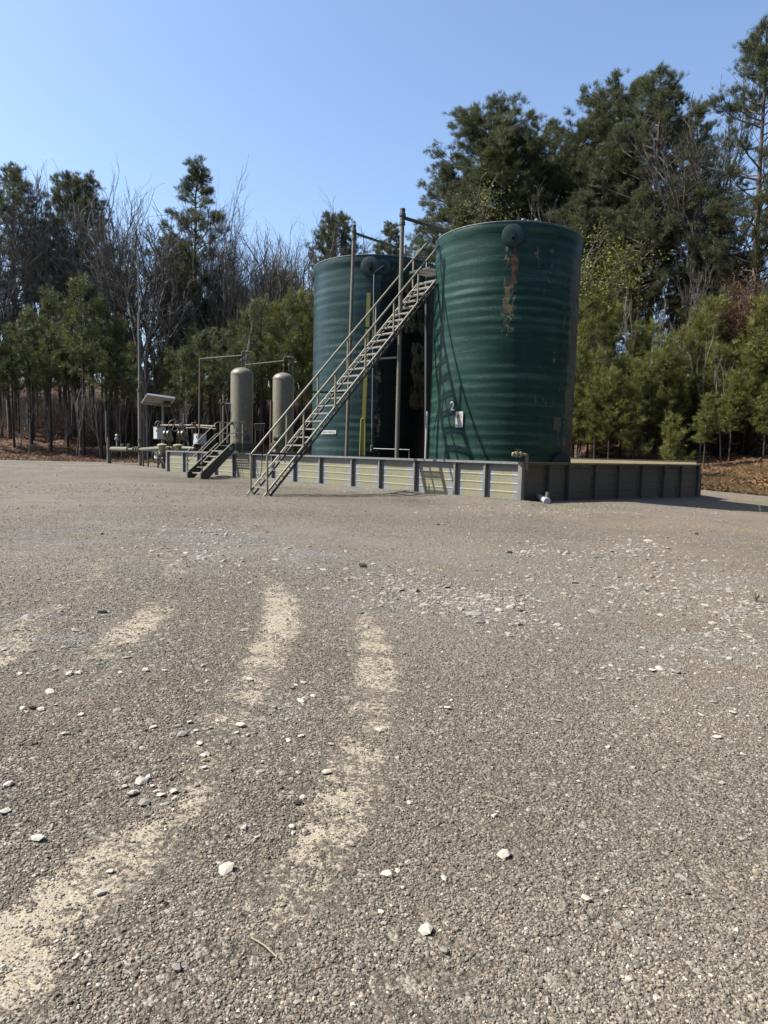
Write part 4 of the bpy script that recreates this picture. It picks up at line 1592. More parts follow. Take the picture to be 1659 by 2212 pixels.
def bare_tree(seed, H, spread=.5, fork=.35, dens=1.0, leaf=None, bark='bark_bare', lean=0.0):
    rng = np.random.default_rng(seed)
    big, mid, fine = [], [], []
    tc, td, tt = [], [], []

    def grow(p, d, L, r, lev):
        n = 4 if lev < 2 else 3
        pts = [p]
        dirs = d.copy()
        for k in range(n):
            dirs = dirs + rng.normal(0, .045 + .035 * lev, 3) + np.array([0, 0, .06])
            dirs /= np.linalg.norm(dirs)
            q = pts[-1] + dirs * L / n
            ra, rb = r * (1 - .45 * k / n), r * (1 - .45 * (k + 1) / n)
            (big if lev < 2 else mid if lev < 4 else fine).append((*pts[-1], *q, ra, rb))
            pts.append(q)
        if lev >= 6 or r < .0042:
            if leaf is not None:
                for _ in range(leaf):
                    tc.append(pts[-1] + rng.normal(0, .18, 3)); td.append(rng.normal(0, 1, 3)); tt.append(rng.uniform(0, 1))
            return
        kids = (rng.integers(4, 7) if lev == 0 else rng.integers(3, 6) if lev < 3 else rng.integers(2, 5))
        kids = max(2, int(round(kids * dens)))
        for c in range(kids):
            f = rng.uniform(.45, 1.0) if c else 1.0
            k = min(n - 1, int(f * n))
            b = pts[k] + (pts[k + 1] - pts[k]) * (f * n - k)
            side = rng.normal(0, 1, 3)
            side -= dirs * side.dot(dirs)
            side /= np.linalg.norm(side)
            ang = rng.uniform(.32, .85) * spread * 1.5 if c else rng.uniform(.02, .22)
            nd = dirs * cos(ang) + side * sin(ang) + np.array([0, 0, .06])
            nd /= np.linalg.norm(nd)
            grow(b, nd, L * rng.uniform(.45, .76) * (1.0 if c else 1.18), r * (.54 if c else .68) * rng.uniform(.85, 1.1), lev + 1)

    d0 = np.array([lean, 0, 1.0])
    grow(np.zeros(3), d0 / np.linalg.norm(d0), H * fork, H * .0112 + .01, 0)
    top = max([s[5] for s in mid + fine + big])
    v1, f1 = tubes_np(big, 7)
    v2, f2 = tubes_np(mid, 4)
    v3, f3 = tubes_np(fine, 3)
    k = H / top
    wood_v = v1 * k
    cv = np.concatenate([v2, v3]) * k
    cf = np.concatenate([f2, f3 + len(v2)])
    var = Variant(wood_v, f1, cv, cf, None, H, M[bark], M['twig'] if bark != 'bark_pale' else M[bark])
    var.leaf = None
    if leaf is not None:
        n = len(tc)
        c = np.repeat(np.array(tc) * k, 4, 0) + rng.normal(0, .12, (n * 4, 3))
        v, f = needles_np(c, rng.normal(0, 1, (n * 4, 3)), .085, .028, rng)
        t = np.repeat(np.repeat(np.array(tt), 4), 3)
        var.leaf = fast_mesh('foliage', v, f, M['leaf_brown'] if leaf > 2 else M['leaf_spring'], False, {'tint': t})
    return var


TP = [tall_pine(11, 25, .42, 4.9, 'round', 125, 9, .0), tall_pine(12, 26, .36, 4.4, 'free', 84, 8, .18), tall_pine(13, 25, .40, 3.9, 'cone', 74, 8, .22),
      tall_pine(14, 27, .28, 5.4, 'cone', 112, 8, .16), tall_pine(15, 24, .46, 3.6, 'free', 64, 8, .22)]
YP = [young_pine(21, 9, .30, M['needle_young']), young_pine(22, 9, .36, M['needle_young'], .9), young_pine(23, 9, .26, M['needle_young'], 1.1)]
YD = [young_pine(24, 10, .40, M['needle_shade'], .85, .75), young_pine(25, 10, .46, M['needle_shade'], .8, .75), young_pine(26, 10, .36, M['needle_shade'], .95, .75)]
SP_ = [young_pine(27, 4, .10, M['needle_young'], 1.25), young_pine(28, 3.4, .06, M['needle_young'], 1.35)]
BT = [bare_tree(31, 22, .5, .30), bare_tree(32, 20, .42, .38), bare_tree(33, 21, .58, .26), bare_tree(34, 19, .36, .42, .9), bare_tree(35, 18, .5, .34, .9)]
SA = [bare_tree(41, 7, .30, .55, .62, None, 'bark_pale'), bare_tree(42, 6, .36, .5, .62, None, 'bark_pale', .08), bare_tree(43, 7.5, .25, .6, .55, None, 'bark_pale', -.05)]
BL = bare_tree(51, 8, .62, .30, .9, 3, 'bark_bare')
GL = bare_tree(52, 12, .6, .28, .95, 2, 'bark_bare')


def plant(var, name, cat, label, px, top, depth, wf=1.0, group=None, zoff=0.0, lean=0.0):
    """stand a tree so that its top is at the photo's height for that distance"""
    if name == 'bare_tree':
        wf *= .74
    p = at_depth(px, top, depth)
    zg = hz(p.x, depth) - .06 + zoff
    H = p.z - zg
    s = H / var.H
    t = bpy.data.objects.new(name, None)
    COL.objects.link(t)
    t.location = (p.x, depth, zg)
    t.rotation_euler = (0, radians(lean), random.uniform(0, 6.28))
    t.scale = (s * wf, s * wf, s)
    tag(t, label, cat, group)
    for nm, me in (('trunk', var.wood), ('crown', var.crown), ('foliage', getattr(var, 'leaf', None))):
        if me:
            o = bpy.data.objects.new(nm, me)
            COL.objects.link(o)
            o.parent = t
    return t


# --- tall pines and hardwoods one can point to (px, top, depth in the survey's readings)
NOTABLE = [
    (TP[0], 'pine_tree', 'big round-headed dark pine standing right behind the two tanks', 1062, 268, 56, 1.22),
    (TP[1], 'pine_tree', 'slim open pine rising just right of the round-headed pine', 1192, 266, 60, .85),
    (TP[3], 'pine_tree', 'broadest tall pine with layered limbs, right of the nearer tank', 1432, 163, 50, 1.08),
    (TP[1], 'pine_tree', 'tall pine leaning its crown between the slim pine and the broadest pine', 1308, 248, 54, .92),
    (TP[2], 'pine_tree', 'tall pine close to the right of the broadest pine', 1508, 225, 53, .85),
    (TP[3], 'pine_tree', 'tallest pine of all, cut by the right edge of the photo', 1668, 62, 44, 1.05),
    (TP[4], 'pine_tree', 'lower pine head showing between the round-headed pine and the fill pole arm', 968, 440, 52, 1.35),
    (TP[4], 'pine_tree', 'dark pine crown half hidden behind the bright spring tree', 1245, 420, 50, 1.2),
    (TP[1], 'pine_tree', 'mid-height pine below the broadest pine, crown full of dark limbs', 1390, 400, 47, 1.0),
    (TP[2], 'pine_tree', 'mid-height pine in front of the bare hardwoods near the right edge', 1560, 440, 46, .95),
    (TP[2], 'pine_tree', 'tall irregular pine beside the big bare hardwood, left half of the photo', 425, 348, 66, 1.1),
    (TP[4], 'pine_tree', 'leftmost tall pine with a narrow dark crown', 22, 352, 64, 1.05),
    (TP[0], 'pine_tree', 'rounded pine veiled by bare branches left of the big bare hardwood', 165, 398, 68, .80),
    (TP[0], 'pine_tree', 'small far pine head just left of the farther tank', 728, 482, 82, .8),
    (TP[1], 'pine_tree', 'small far pine head above the farther tank roof', 842, 482, 84, .95),
    (TP[0], 'pine_tree', 'dark pine filling behind the irregular pine', 378, 530, 78, .8),
    (TP[1], 'pine_tree', 'dusky pine crown behind the leftmost tall pine', 92, 545, 76, .9),
    (TP[4], 'pine_tree', 'dim pine low behind the bare trees left of the vessels', 500, 590, 78, 1.0),
    (TP[0], 'pine_tree', 'dim rounded pine low between the bare trees and the farther tank', 610, 600, 78, .8),
    (TP[2], 'pine_tree', 'low pine head showing between the two tank roofs', 905, 560, 70, 1.2),
    (BT[2], 'bare_tree', 'largest bare hardwood with a thick forked trunk behind the radio mast', 318, 306, 58.5, 1.25),
    (BT[0], 'bare_tree', 'bare hardwood topping the rounded pine, left side', 150, 318, 64, 1.1),
    (BT[1], 'bare_tree', 'thin bare hardwood over the leftmost pine', 52, 332, 63, 1.1),
    (BT[3], 'bare_tree', 'bare hardwood at the left edge of the photo', -12, 322, 61, 1.15),
    (BT[4], 'bare_tree', 'bare hardwood with twigs touching the irregular pine', 452, 345, 64.5, .9),
    (BT[1], 'bare_tree', 'bare tree whose twigs step down right of the irregular pine', 512, 445, 63, 1.1),
    (BT[0], 'bare_tree', 'spreading bare tree above the first vessel', 560, 505, 66, 1.0),
    (BT[2], 'bare_tree', 'bare tree above the second vessel, fanning up into the sky', 632, 452, 63, 1.05),
    (BT[3], 'bare_tree', 'upright bare tree against the left edge of the farther tank', 682, 462, 62, 1.05),
    (BT[4], 'bare_tree', 'bare tree low between the largest hardwood and the rounded pine', 245, 370, 63, 1.0),
    (BT[0], 'bare_tree', 'far bare tree over the farther tank roof behind the fill arm', 800, 520, 78, 1.0),
    (BT[1], 'bare_tree', 'tallest bare tree at right, between the broadest and tallest pines', 1566, 118, 48, 1.25),
    (BT[2], 'bare_tree', 'bare tree with pale limbs near the right edge', 1600, 190, 47, 1.2),
    (BT[4], 'bare_tree', 'bare tree tangled below the broadest pine', 1455, 330, 50, .8),
    (BT[3], 'bare_tree', 'bare tree right behind the nearer tank rim', 1268, 505, 44, 1.3),
    (BT[0], 'bare_tree', 'leaning bare tree low in the right wood', 1520, 470, 44, .9),
    (GL, 'spring_tree', 'yellow-green budding tree just above the nearer tank rim', 1165, 398, 46, 1.25),
    (BL, 'brown_leaf_tree', 'small tree still holding rusty brown leaves, far right', 1622, 565, 41, .62),
]
for var, nm, lab, px, top, dep, wf in NOTABLE:
    plant(var, nm, {'pine_tree': 'pine tree', 'bare_tree': 'bare tree'}.get(nm, 'tree'), lab, px, top, dep, wf)

R = random.Random(99)
for px, top in [(198, 425), (228, 395), (272, 432), (345, 372), (388, 398), (412, 462), (482, 462), (535, 492), (562, 452), (592, 478), (612, 498), (657, 450), (702, 486), (120, 372), (88, 385), (20, 345)]:
    plant(R.choice(BT), 'bare_tree', 'bare tree', 'tall fine-twigged bare tree on the skyline left of the tanks', px, top, R.uniform(61, 71), R.uniform(1.15, 1.5), 'skyline bare trees left of the tanks')
for px, top in [(1232, 300), (1350, 222), (1275, 372), (1120, 335)]:
    plant(R.choice(TP), 'pine_tree', 'pine tree', 'tall pine crowded in among the others behind the nearer tank', px, top, R.uniform(55, 64), R.uniform(1.05, 1.35), 'crowded tall pines at right')
# --- young pines, left thicket (front row readings, then fill)
front_left = [(-60, 690), (-20, 665), (25, 700), (62, 668), (104, 630), (142, 655), (176, 598), (216, 642), (252, 690), (286, 742)]
for i, (px, top) in enumerate(front_left):
    dep = 57 + R.uniform(-1.5, 2.5)
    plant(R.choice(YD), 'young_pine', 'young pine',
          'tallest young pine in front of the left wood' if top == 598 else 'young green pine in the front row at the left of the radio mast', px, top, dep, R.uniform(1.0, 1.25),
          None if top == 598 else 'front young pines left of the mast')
for i in range(30):
    px = R.uniform(-70, 300)
    plant(R.choice(YD), 'young_pine', 'young pine', 'dim young pine deeper in the thicket left of the radio mast', px, R.uniform(660, 810), R.uniform(60, 86), R.uniform(.9, 1.2), 'back young pines left of the mast')
for px, top in [(330, 790), (365, 760), (400, 742), (432, 712), (466, 704), (500, 690), (534, 662), (566, 650), (598, 660), (628, 640), (655, 632), (684, 668), (715, 640)]:
    plant(R.choice(YD + YP[:1]), 'young_pine', 'young pine', 'young pine in the thicket behind the vessels and short stair', px, top + R.uniform(-10, 15), R.uniform(55, 60), R.uniform(.95, 1.2), 'young pines behind the vessels')
for i in range(34):
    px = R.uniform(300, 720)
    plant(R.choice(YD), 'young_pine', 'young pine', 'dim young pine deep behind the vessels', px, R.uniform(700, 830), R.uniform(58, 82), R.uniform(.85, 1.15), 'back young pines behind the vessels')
# --- young pines, right thicket
for px, top in [(1258, 650), (1292, 628), (1330, 655), (1368, 700), (1402, 690), (1440, 716), (1478, 706), (1512, 668), (1545, 640), (1580, 655), (1615, 660), (1648, 640), (1684, 625), (1725, 640)]:
    plant(R.choice(YP), 'young_pine', 'young pine', 'sunlit young pine in the row right of the nearer tank', px + R.uniform(-6, 6), top, R.uniform(39, 42.5), R.uniform(1.0, 1.25), 'upper young pines at right')
for i in range(22):
    px = 1240 + i * 21 + R.uniform(-10, 10)
    plant(R.choice(YP + YD[:1]), 'young_pine', 'young pine', 'lower young pine at the front of the right thicket', px, R.uniform(735, 830), R.uniform(36.5, 39.5) + (1.8 if px > 1470 else 0), R.uniform(.95, 1.25), 'lower young pines at right')
for i in range(26):
    px = R.uniform(1225, 1740)
    plant(R.choice(YP + YD), 'young_pine', 'young pine', 'dim young pine far back in the right thicket', px, R.uniform(640, 760), R.uniform(43, 50), R.uniform(.85, 1.2), 'back young pines at right')
for i in range(15):
    px = 1238 + i * 17 + R.uniform(-7, 7)
    plant(R.choice(YP), 'young_pine', 'young pine', 'low bushy young pine filling the thicket foot just over the far wall', px, R.uniform(810, 890), R.uniform(38.5, 41), R.uniform(1.5, 1.9), 'low pines over the far wall')
plant(SP_[0], 'pine_sapling', 'young pine', 'bushy knee-high pine right behind the far wall end', 1462, 905, 33.6, 1.0)
plant(SP_[1], 'pine_sapling', 'young pine', 'bushy young pine peeping over the far wall beside the tank', 1290, 935, 38.5, 1.1)
for px, top, dep in ((1530, 850, 36.0), (1588, 800, 37.5), (1660, 830, 36.5), (1700, 860, 35.5)):
    plant(R.choice(YP), 'young_pine', 'young pine', 'small young pine low on the bank near the right edge', px, top, dep, 1.3, 'small pines on the right bank')
plant(SP_[0], 'pine_sapling', 'young pine', 'bushy pine low at the middle of the right thicket front', 1375, 880, 36.3, 1.0)
# --- behind everything: taller filler pines and bare poles
for i in range(12):
    px = R.uniform(-90, 760)
    plant(R.choice(TP), 'pine_tree', 'pine tree', 'dim background pine deep in the left wood', px, R.uniform(610, 720), R.uniform(72, 92), R.uniform(.9, 1.3), 'background pines in the left wood')
for i in range(4):
    px = R.uniform(1230, 1760)
    plant(R.choice(TP), 'pine_tree', 'pine tree', 'dim background pine deep in the right wood', px, R.uniform(330, 560), R.uniform(52, 68), R.uniform(.95, 1.3), 'background pines in the right wood')
for i in range(18):
    px = R.uniform(-60, 740)
    plant(R.choice(BT), 'bare_tree', 'bare tree', 'dim bare tree deep in the left wood', px, R.uniform(430, 640) + (60 if px > 480 else 0), R.uniform(60, 84), R.uniform(.8, 1.15), 'background bare trees in the left wood')
for i in range(8):
    px = R.uniform(1250, 1740)
    plant(R.choice(BT), 'bare_tree', 'bare tree', 'dim bare tree deep in the right wood', px, R.uniform(330, 560), R.uniform(44, 58), R.uniform(.7, 1.05), 'background bare trees in the right wood')
# --- pale saplings
for px, top in [(1262, 640), (1292, 690), (1322, 600), (1352, 640), (1382, 560), (1405, 610), (1432, 580), (1462, 620), (1498, 590), (1532, 640), (1260, 780), (1575, 690)]:
    plant(R.choice(SA), 'bare_sapling', 'sapling', 'pale bare sapling standing among the right young pines', px, top + 30, R.uniform(38, 43), R.uniform(.5, .75), 'pale saplings in the right wood')
for i in range(14):
    px = R.uniform(300, 560)
    plant(R.choice(SA), 'bare_sapling', 'sapling', 'pale bare sapling in the gap behind the mast and solar panel', px, R.uniform(640, 860), R.uniform(54, 60), R.uniform(.8, 1.2), 'pale saplings behind the solar panel')
plant(SA[0], 'bare_sapling', 'sapling', 'pale forked sapling just over the far wall beside the nearer tank', 1256, 885, 38.0, .9)
for i in range(12):
    px = R.uniform(-20, 300)
    plant(R.choice(SA), 'bare_sapling', 'sapling', 'thin bare sapling on the litter bank at far left', px, R.uniform(790, 900), R.uniform(55, 60), R.uniform(.8, 1.2), 'saplings on the left bank')

# --- unseen pines added behind the camera and to the sides to cut sky light
def sky_screen_woods():
    rng = np.random.default_rng(77)
    var = tall_pine(16, 22, .10, 4.6, 'free', 70, 4, .0, 5, .09)
    g = lambda me: (np.array([v.co for v in me.vertices]), np.array([p.vertices[:] for p in me.polygons]))
    cv, cf = g(var.crown)
    wv, wf = g(var.wood)
    V_, F_, W_, G_ = [], [], [], []
    nc = nw = 0
    spots = []
    for a in np.linspace(-142, 118, 72):                 # measured round from straight behind
        t = radians(180 + a + rng.normal(0, 1.2))
        d = (31 if abs(a) > 60 else 25) + rng.uniform(0, 12)
        if a > 60:                                       # sun side keeps its distance
            d += 6
        if a < -112:
            d = 41 + rng.uniform(0, 14)
        spots.append((d * sin(t), d * cos(t)))
    for x, y in spots:
        r = rng.uniform(0, 6.28)
        s = rng.uniform(.75, 1.1)
        m = np.array([[cos(r), -sin(r), 0], [sin(r), cos(r), 0], [0, 0, 1]]) * s
        o = np.array([x, y, hz(x, y) - .05])
        V_.append(cv @ m.T + o); F_.append(cf + nc); nc += len(cv)
        W_.append(wv @ m.T + o); G_.append(wf + nw); nw += len(wv)
    t = np.tile(np.clip(rng.normal(.4, .2, len(cv)), 0, 1), len(spots))
    me = fast_mesh('sky_blocking_woods', np.concatenate(V_), np.concatenate(F_), M['needle_tall'], False, {'tint': t})
    o = bpy.data.objects.new('sky_blocking_woods', me)
    COL.objects.link(o)
    tag(o, 'unseen pine wood added behind the camera to block low sky', 'woods', kind='stuff')
    me = fast_mesh('trunks', np.concatenate(W_), np.concatenate(G_), M['bark_pine'], True)
    q = bpy.data.objects.new('trunks', me)
    COL.objects.link(q)
    q.parent = o
    q['kind'] = 'stuff'


sky_screen_woods()

# ================================================================ GROUND COVER (nobody could count it)
def litter_stuff():
    rng = np.random.default_rng(5)
    # fallen leaves and twigs on the bank
    n = 26000
    x = np.concatenate([rng.uniform(-34, 2, n // 2), rng.uniform(6, 24, n // 2)])
    off = rng.exponential(3.2, n) - .7
    y = np.interp(x, EDGE_X, EDGE_Y) + off
    z = height(x, y)
    c = np.stack([x, y, z + .015], 1)
    a = rng.uniform(0, 6.28, n)
    L = rng.uniform(.05, .11, n)[:, None]
    d = np.stack([np.cos(a), np.sin(a), rng.normal(0, .45, n)], 1)
    s = np.stack([-np.sin(a), np.cos(a), rng.normal(0, .45, n)], 1)
    v = np.stack([c - d * L, c + s * L * .6, c + d * L, c - s * L * .6], 1).reshape(-1, 3)
    v[:, 2] += .02
    t = np.repeat(rng.uniform(0, 1, n), 4)
    me = fast_mesh('fallen_leaves', v, np.arange(n * 4).reshape(-1, 4), M['litter_leaf'], False, {'tint': t})
    o = bpy.data.objects.new('fallen_leaves', me)
    COL.objects.link(o)
    tag(o, 'fallen brown leaves over the wooded bank', 'leaves', kind='stuff')


def grass_stuff(name, label, n, xs, offs, h, mat, blades, seed, patch=None):
    rng = np.random.default_rng(seed)
    if patch is None:
        x = rng.uniform(*xs, n)
        y = np.interp(x, EDGE_X, EDGE_Y) + rng.uniform(*offs, n)
    else:
        x, y = patch(rng, n)
    keep = hash_noise(x * .9, y * .9, seed) > .42
    x, y = x[keep], y[keep]
    n = len(x)
    c = np.repeat(np.stack([x, y, height(x, y) - .01], 1), blades, 0)
    m = len(c)
    c[:, :2] += rng.normal(0, .06, (m, 2))
    d = np.stack([rng.normal(0, .45, m), rng.normal(0, .45, m), np.ones(m)], 1)
    v, f = needles_np(c, d, h, .006, rng)
    me = fast_mesh(name, v, f, mat, False, {'tint': np.repeat(rng.uniform(0, 1, m), 3)})
    o = bpy.data.objects.new(name, me)
    COL.objects.link(o)
    tag(o, label, 'grass', kind='stuff')


M['litter_leaf'] = needle_material('litter_leaves', (.04, .021, .013), (.17, .105, .063))
M['grass_dry'] = needle_material('dry_grass', (.13, .09, .036), (.29, .21, .10))
M['brush'] = needle_material('dry_brush', (.05, .033, .02), (.15, .10, .065))
litter_stuff()


def undergrowth():
    rng = np.random.default_rng(63)
    x = np.concatenate([rng.uniform(-44, 2, 15000), rng.uniform(8, 30, 9000)])
    y = np.interp(x, EDGE_X, EDGE_Y) + np.concatenate([rng.uniform(7.5, 38, 15000), rng.uniform(9, 22, 9000)])
    keep = hash_noise(x * .4, y * .4, 31) > .3
    x, y = x[keep], y[keep]
    n = len(x)
    c = np.repeat(np.stack([x, y, height(x, y) - .05], 1), 4, 0)
    m = len(c)
    c[:, :2] += rng.normal(0, .25, (m, 2))
    c[:, 2] += rng.uniform(0, 1.2, m) * (rng.uniform(0, 1, m) < .5)
    d = np.stack([rng.normal(0, .42, m), rng.normal(0, .42, m), np.ones(m)], 1)
    v, f = needles_np(c, d, 2.1, .013, rng)
    me = fast_mesh('undergrowth', v, f, M['thicket'], False, {'tint': np.repeat(rng.uniform(0, 1, m), 3)})
    o = bpy.data.objects.new('undergrowth', me)
    COL.objects.link(o)
    tag(o, 'dark twiggy undergrowth between the trunks', 'undergrowth', kind='stuff')


M['thicket'] = needle_material('undergrowth_twigs', (.022, .016, .012), (.095, .066, .050))
undergrowth()
grass_stuff('dry_grass', 'dry ochre grass on the bank at right', 2600, (12.6, 24), (-.4, 4.5), .22, M['grass_dry'], 12, 61)
grass_stuff('bank_brush', 'dry twiggy brush along the bank foot', 1500, (-34, 24), (.2, 6), .42, M['brush'], 7, 62)

# ================================================================ GRAVEL AND STONES
ICO_V = None


def stone_shapes(k, seed, flat=(.5, .8)):
    """k faceted stone meshes of 12 points"""
    g = (1 + 5 ** .5) / 2
    v = np.array([(-1, g, 0), (1, g, 0), (-1, -g, 0), (1, -g, 0), (0, -1, g), (0, 1, g), (0, -1, -g), (0, 1, -g), (g, 0, -1), (g, 0, 1), (-g, 0, -1), (-g, 0, 1)], float)
    v /= np.linalg.norm(v[0])
    f = np.array([(0, 11, 5), (0, 5, 1), (0, 1, 7), (0, 7, 10), (0, 10, 11), (1, 5, 9), (5, 11, 4), (11, 10, 2), (10, 7, 6), (7, 1, 8),
                  (3, 9, 4), (3, 4, 2), (3, 2, 6), (3, 6, 8), (3, 8, 9), (4, 9, 5), (2, 4, 11), (6, 2, 10), (8, 6, 7), (9, 8, 1)])
    rng = np.random.default_rng(seed)
    out = []
    for _ in range(k):
        s = v * rng.uniform(.68, 1.2, (12, 1))
        s = s * np.array([rng.uniform(.8, 1.25), rng.uniform(.65, 1.0), rng.uniform(*flat)])
        out.append(s)
    return np.array(out), f


def scatter(name, label, xy, size, tint, mat, seed, flat=(.5, .8), sink=.25, kind='stuff', cat='gravel'):
    sh, f = stone_shapes(40, seed, flat)
    rng = np.random.default_rng(seed + 1)
    n = len(xy)
    v = sh[rng.integers(0, 40, n)]
    a = rng.uniform(0, 6.28, n)
    ca, sa = np.cos(a)[:, None], np.sin(a)[:, None]
    tilt = rng.normal(0, .35, n)[:, None]
    x, y, z = v[..., 0], v[..., 1], v[..., 2]
    y, z = y * np.cos(tilt) - z * np.sin(tilt), y * np.sin(tilt) + z * np.cos(tilt)
    x, y = x * ca - y * sa, x * sa + y * ca
    w = np.stack([x, y, z], -1) * size[:, None, None]
    zz = height(xy[:, 0], xy[:, 1]) + size * sink
    w += np.stack([xy[:, 0], xy[:, 1], zz], -1)[:, None, :]
    faces = (np.arange(n)[:, None, None] * 12 + f[None]).reshape(-1, 3)
    me = fast_mesh(name, w.reshape(-1, 3), faces, mat, False, {'tint': np.repeat(tint, 12)})
    o = bpy.data.objects.new(name, me)
    COL.objects.link(o)
    tag(o, label, cat, kind=kind)
    return o


def pebble_material():
    k = NT('pebbles')
    t = k.attr('tint').outputs['Fac']
    r = k.n('ValToRGB')
    k.put(r.inputs[0], t)
    els = r.color_ramp.elements
    els[0].position, els[0].color = 0, (.045, .040, .032, 1)
    els[1].position, els[1].color = 1, (.52, .475, .39, 1)
    for p, c in ((.25, (.105, .092, .072)), (.5, (.170, .150, .118)), (.7, (.235, .205, .158)), (.80, (.30, .268, .21)), (.90, (.22, .155, .095))):
        e = els.new(p)
        e.color = (*c, 1)
    n = k.noise(220, 3, .6)
    col = k.mix(k.ramp(n, .3, .7), k.mix(.22, r.outputs[0], (.03, .026, .022)), r.outputs[0])
    col = k.mix(1.0, col, (.945, .945, .955), 'MULTIPLY')
    col = k.mix(.06, col, (.34, .315, .27))
    k.bump(n, .35, .002)
    return k.set(col, .85, 0, .3)


M['pebble'] = pebble_material()
rng = np.random.default_rng(44)


def frustum_points(n, d0, d1, power, a0=-.68, a1=.68):
    u = rng.uniform(0, 1, n)
    d = d0 * (d1 / d0) ** (u ** power)
    a = rng.uniform(a0, a1, n)
    return np.stack([d * np.sin(a), d * np.cos(a)], 1)


pts = np.concatenate([frustum_points(300000, .95, 8.5, .90), frustum_points(30000, 1.2, 6.5, .8, .68, 1.15), frustum_points(30000, 1.2, 6.5, .8, -1.15, -.68)])
sd = sand_at(pts[:, 0], pts[:, 1])
sdn = sd + (hash_noise(pts[:, 0] * 6, pts[:, 1] * 6, 8) - .5) * 1.3 + (hash_noise(pts[:, 0] * 22, pts[:, 1] * 22, 9) - .5) * 1.2
pd = np.hypot(pts[:, 0], pts[:, 1])
keep = ((sdn < .48) | (rng.uniform(0, 1, len(pts)) < .55)) & (rng.uniform(0, 1, len(pts)) < np.clip((8.6 - pd) / 2.6, 0, 1))
pts, sdk = pts[keep], sdn[keep]
dd_ = np.hypot(pts[:, 0], pts[:, 1])
size = .0031 * np.exp(rng.normal(0, .38, len(pts))) * (1 + .05 * dd_)
size = np.where(sdk > .48, size * .62, size)
tint = np.clip(rng.beta(1.5, 1.8, len(pts)) + (rng.uniform(0, 1, len(pts)) < .02) * .5 + (hash_noise(pts[:, 0] * 1.2, pts[:, 1] * 1.2, 4) - .5) * .22, 0, 1)
cp = frustum_points(70000, 6.0, 26, 1.0)
cq = (cp[:, 0] - CORNER.x) * V.x + (cp[:, 1] - CORNER.y) * V.y
cw = (cp[:, 0] - CORNER.x) * U.x + (cp[:, 1] - CORNER.y) * U.y
cp = cp[~((cq > -.15) & (cw > -.15)) & (hash_noise(cp[:, 0] * .7, cp[:, 1] * .7, 21) + .5 * hash_noise(cp[:, 0] * 2.3, cp[:, 1] * 2.3, 22) > .52)]
csd = np.hypot(cp[:, 0], cp[:, 1])
scatter('coarse_gravel', 'coarser crushed gravel farther out on the pad', cp, .0062 * np.exp(rng.normal(0, .35, len(cp))) * (.55 + csd * .075), np.clip(rng.beta(1.6, 1.5, len(cp)), 0, 1), M['pebble'], 71, (.45, .8), .02)
scatter('gravel', 'grey pebble gravel covering the pad', pts, size, tint, M['pebble'], 70, (.55, .9), .18)

# pale chips scattered in drifts farther out
chips, csz = [], []
for (px, py, sx, sy, n, s) in ((1040, 1300, 75, 16, 230, .030), (960, 1290, 130, 26, 260, .024), (830, 1262, 70, 22, 150, .030), (440, 1165, 75, 28, 330, .032), (520, 1200, 120, 25, 200, .028),
                               (1150, 1188, 45, 10, 90, .034), (1375, 1186, 55, 12, 120, .036), (1290, 1225, 120, 30, 260, .028), (1450, 1265, 110, 30, 300, .030),
                               (1560, 1395, 100, 35, 220, .020), (1600, 1320, 55, 28, 170, .026), (1140, 1355, 50, 20, 70, .026), (1360, 1440, 60, 20, 60, .018), (1210, 1105, 130, 7, 260, .03),
                               (160, 1290, 110, 40, 130, .022), (60, 1360, 60, 30, 110, .022), (160, 1440, 70, 25, 70, .016), (330, 1345, 200, 80, 120, .018), (650, 1520, 60, 16, 40, .012),
                               (500, 1580, 55, 22, 60, .011), (650, 1640, 40, 40, 40, .010), (820, 1220, 500, 70, 420, .022), (900, 1500, 500, 150, 260, .012), (700, 1050, 300, 14, 300, .03),
                               (1020, 1098, 90, 8, 200, .03), (150, 1010, 180, 8, 300, .05), (1000, 1700, 500, 200, 160, .009)):
    for _ in range(int(n * 1.9)):
        g = on_ground(rng.normal(px, sx), max(1004, rng.normal(py, sy)))
        if .9 < g.y < 46:
            chips.append((g.x, g.y))
            csz.append(s * float(np.exp(rng.normal(-.60, .50))))
chips, csz = np.array(chips), np.array(csz)
q_ = (chips[:, 0] - CORNER.x) * V.x + (chips[:, 1] - CORNER.y) * V.y
w_ = (chips[:, 0] - CORNER.x) * U.x + (chips[:, 1] - CORNER.y) * U.y
ok = ~((q_ > -.1) & (w_ > -.1))
chips, csz = chips[ok], csz[ok]
M['chip'] = pebble_material()
r_ = M['chip'].node_tree.nodes['Color Ramp'].color_ramp.elements
for e, c in zip(r_, ((.12, .112, .096), (.18, .168, .146), (.235, .22, .19), (.28, .265, .23), (.34, .315, .265), (.22, .175, .12), (.43, .405, .35))):
    e.color = (*c, 1)
scatter('stone_chips', 'pale crushed stone chips strewn over the pad', chips, csz, rng.beta(2.2, 1.8, len(chips)), M['chip'], 80, (.28, .6), -.02)

# single stones lying loose on the gravel (photo reading x, y, width, tone)
SHAPES, SF_ = stone_shapes(14, 90, (.28, .5))
STONE_ME = []
for i, s in enumerate(SHAPES):
    for key in ('stone', 'stone_grey', 'stone_dark', 'stone_tan'):
        me = fast_mesh('stone', s, SF_, M[key], False)
        STONE_ME.append((key, me))


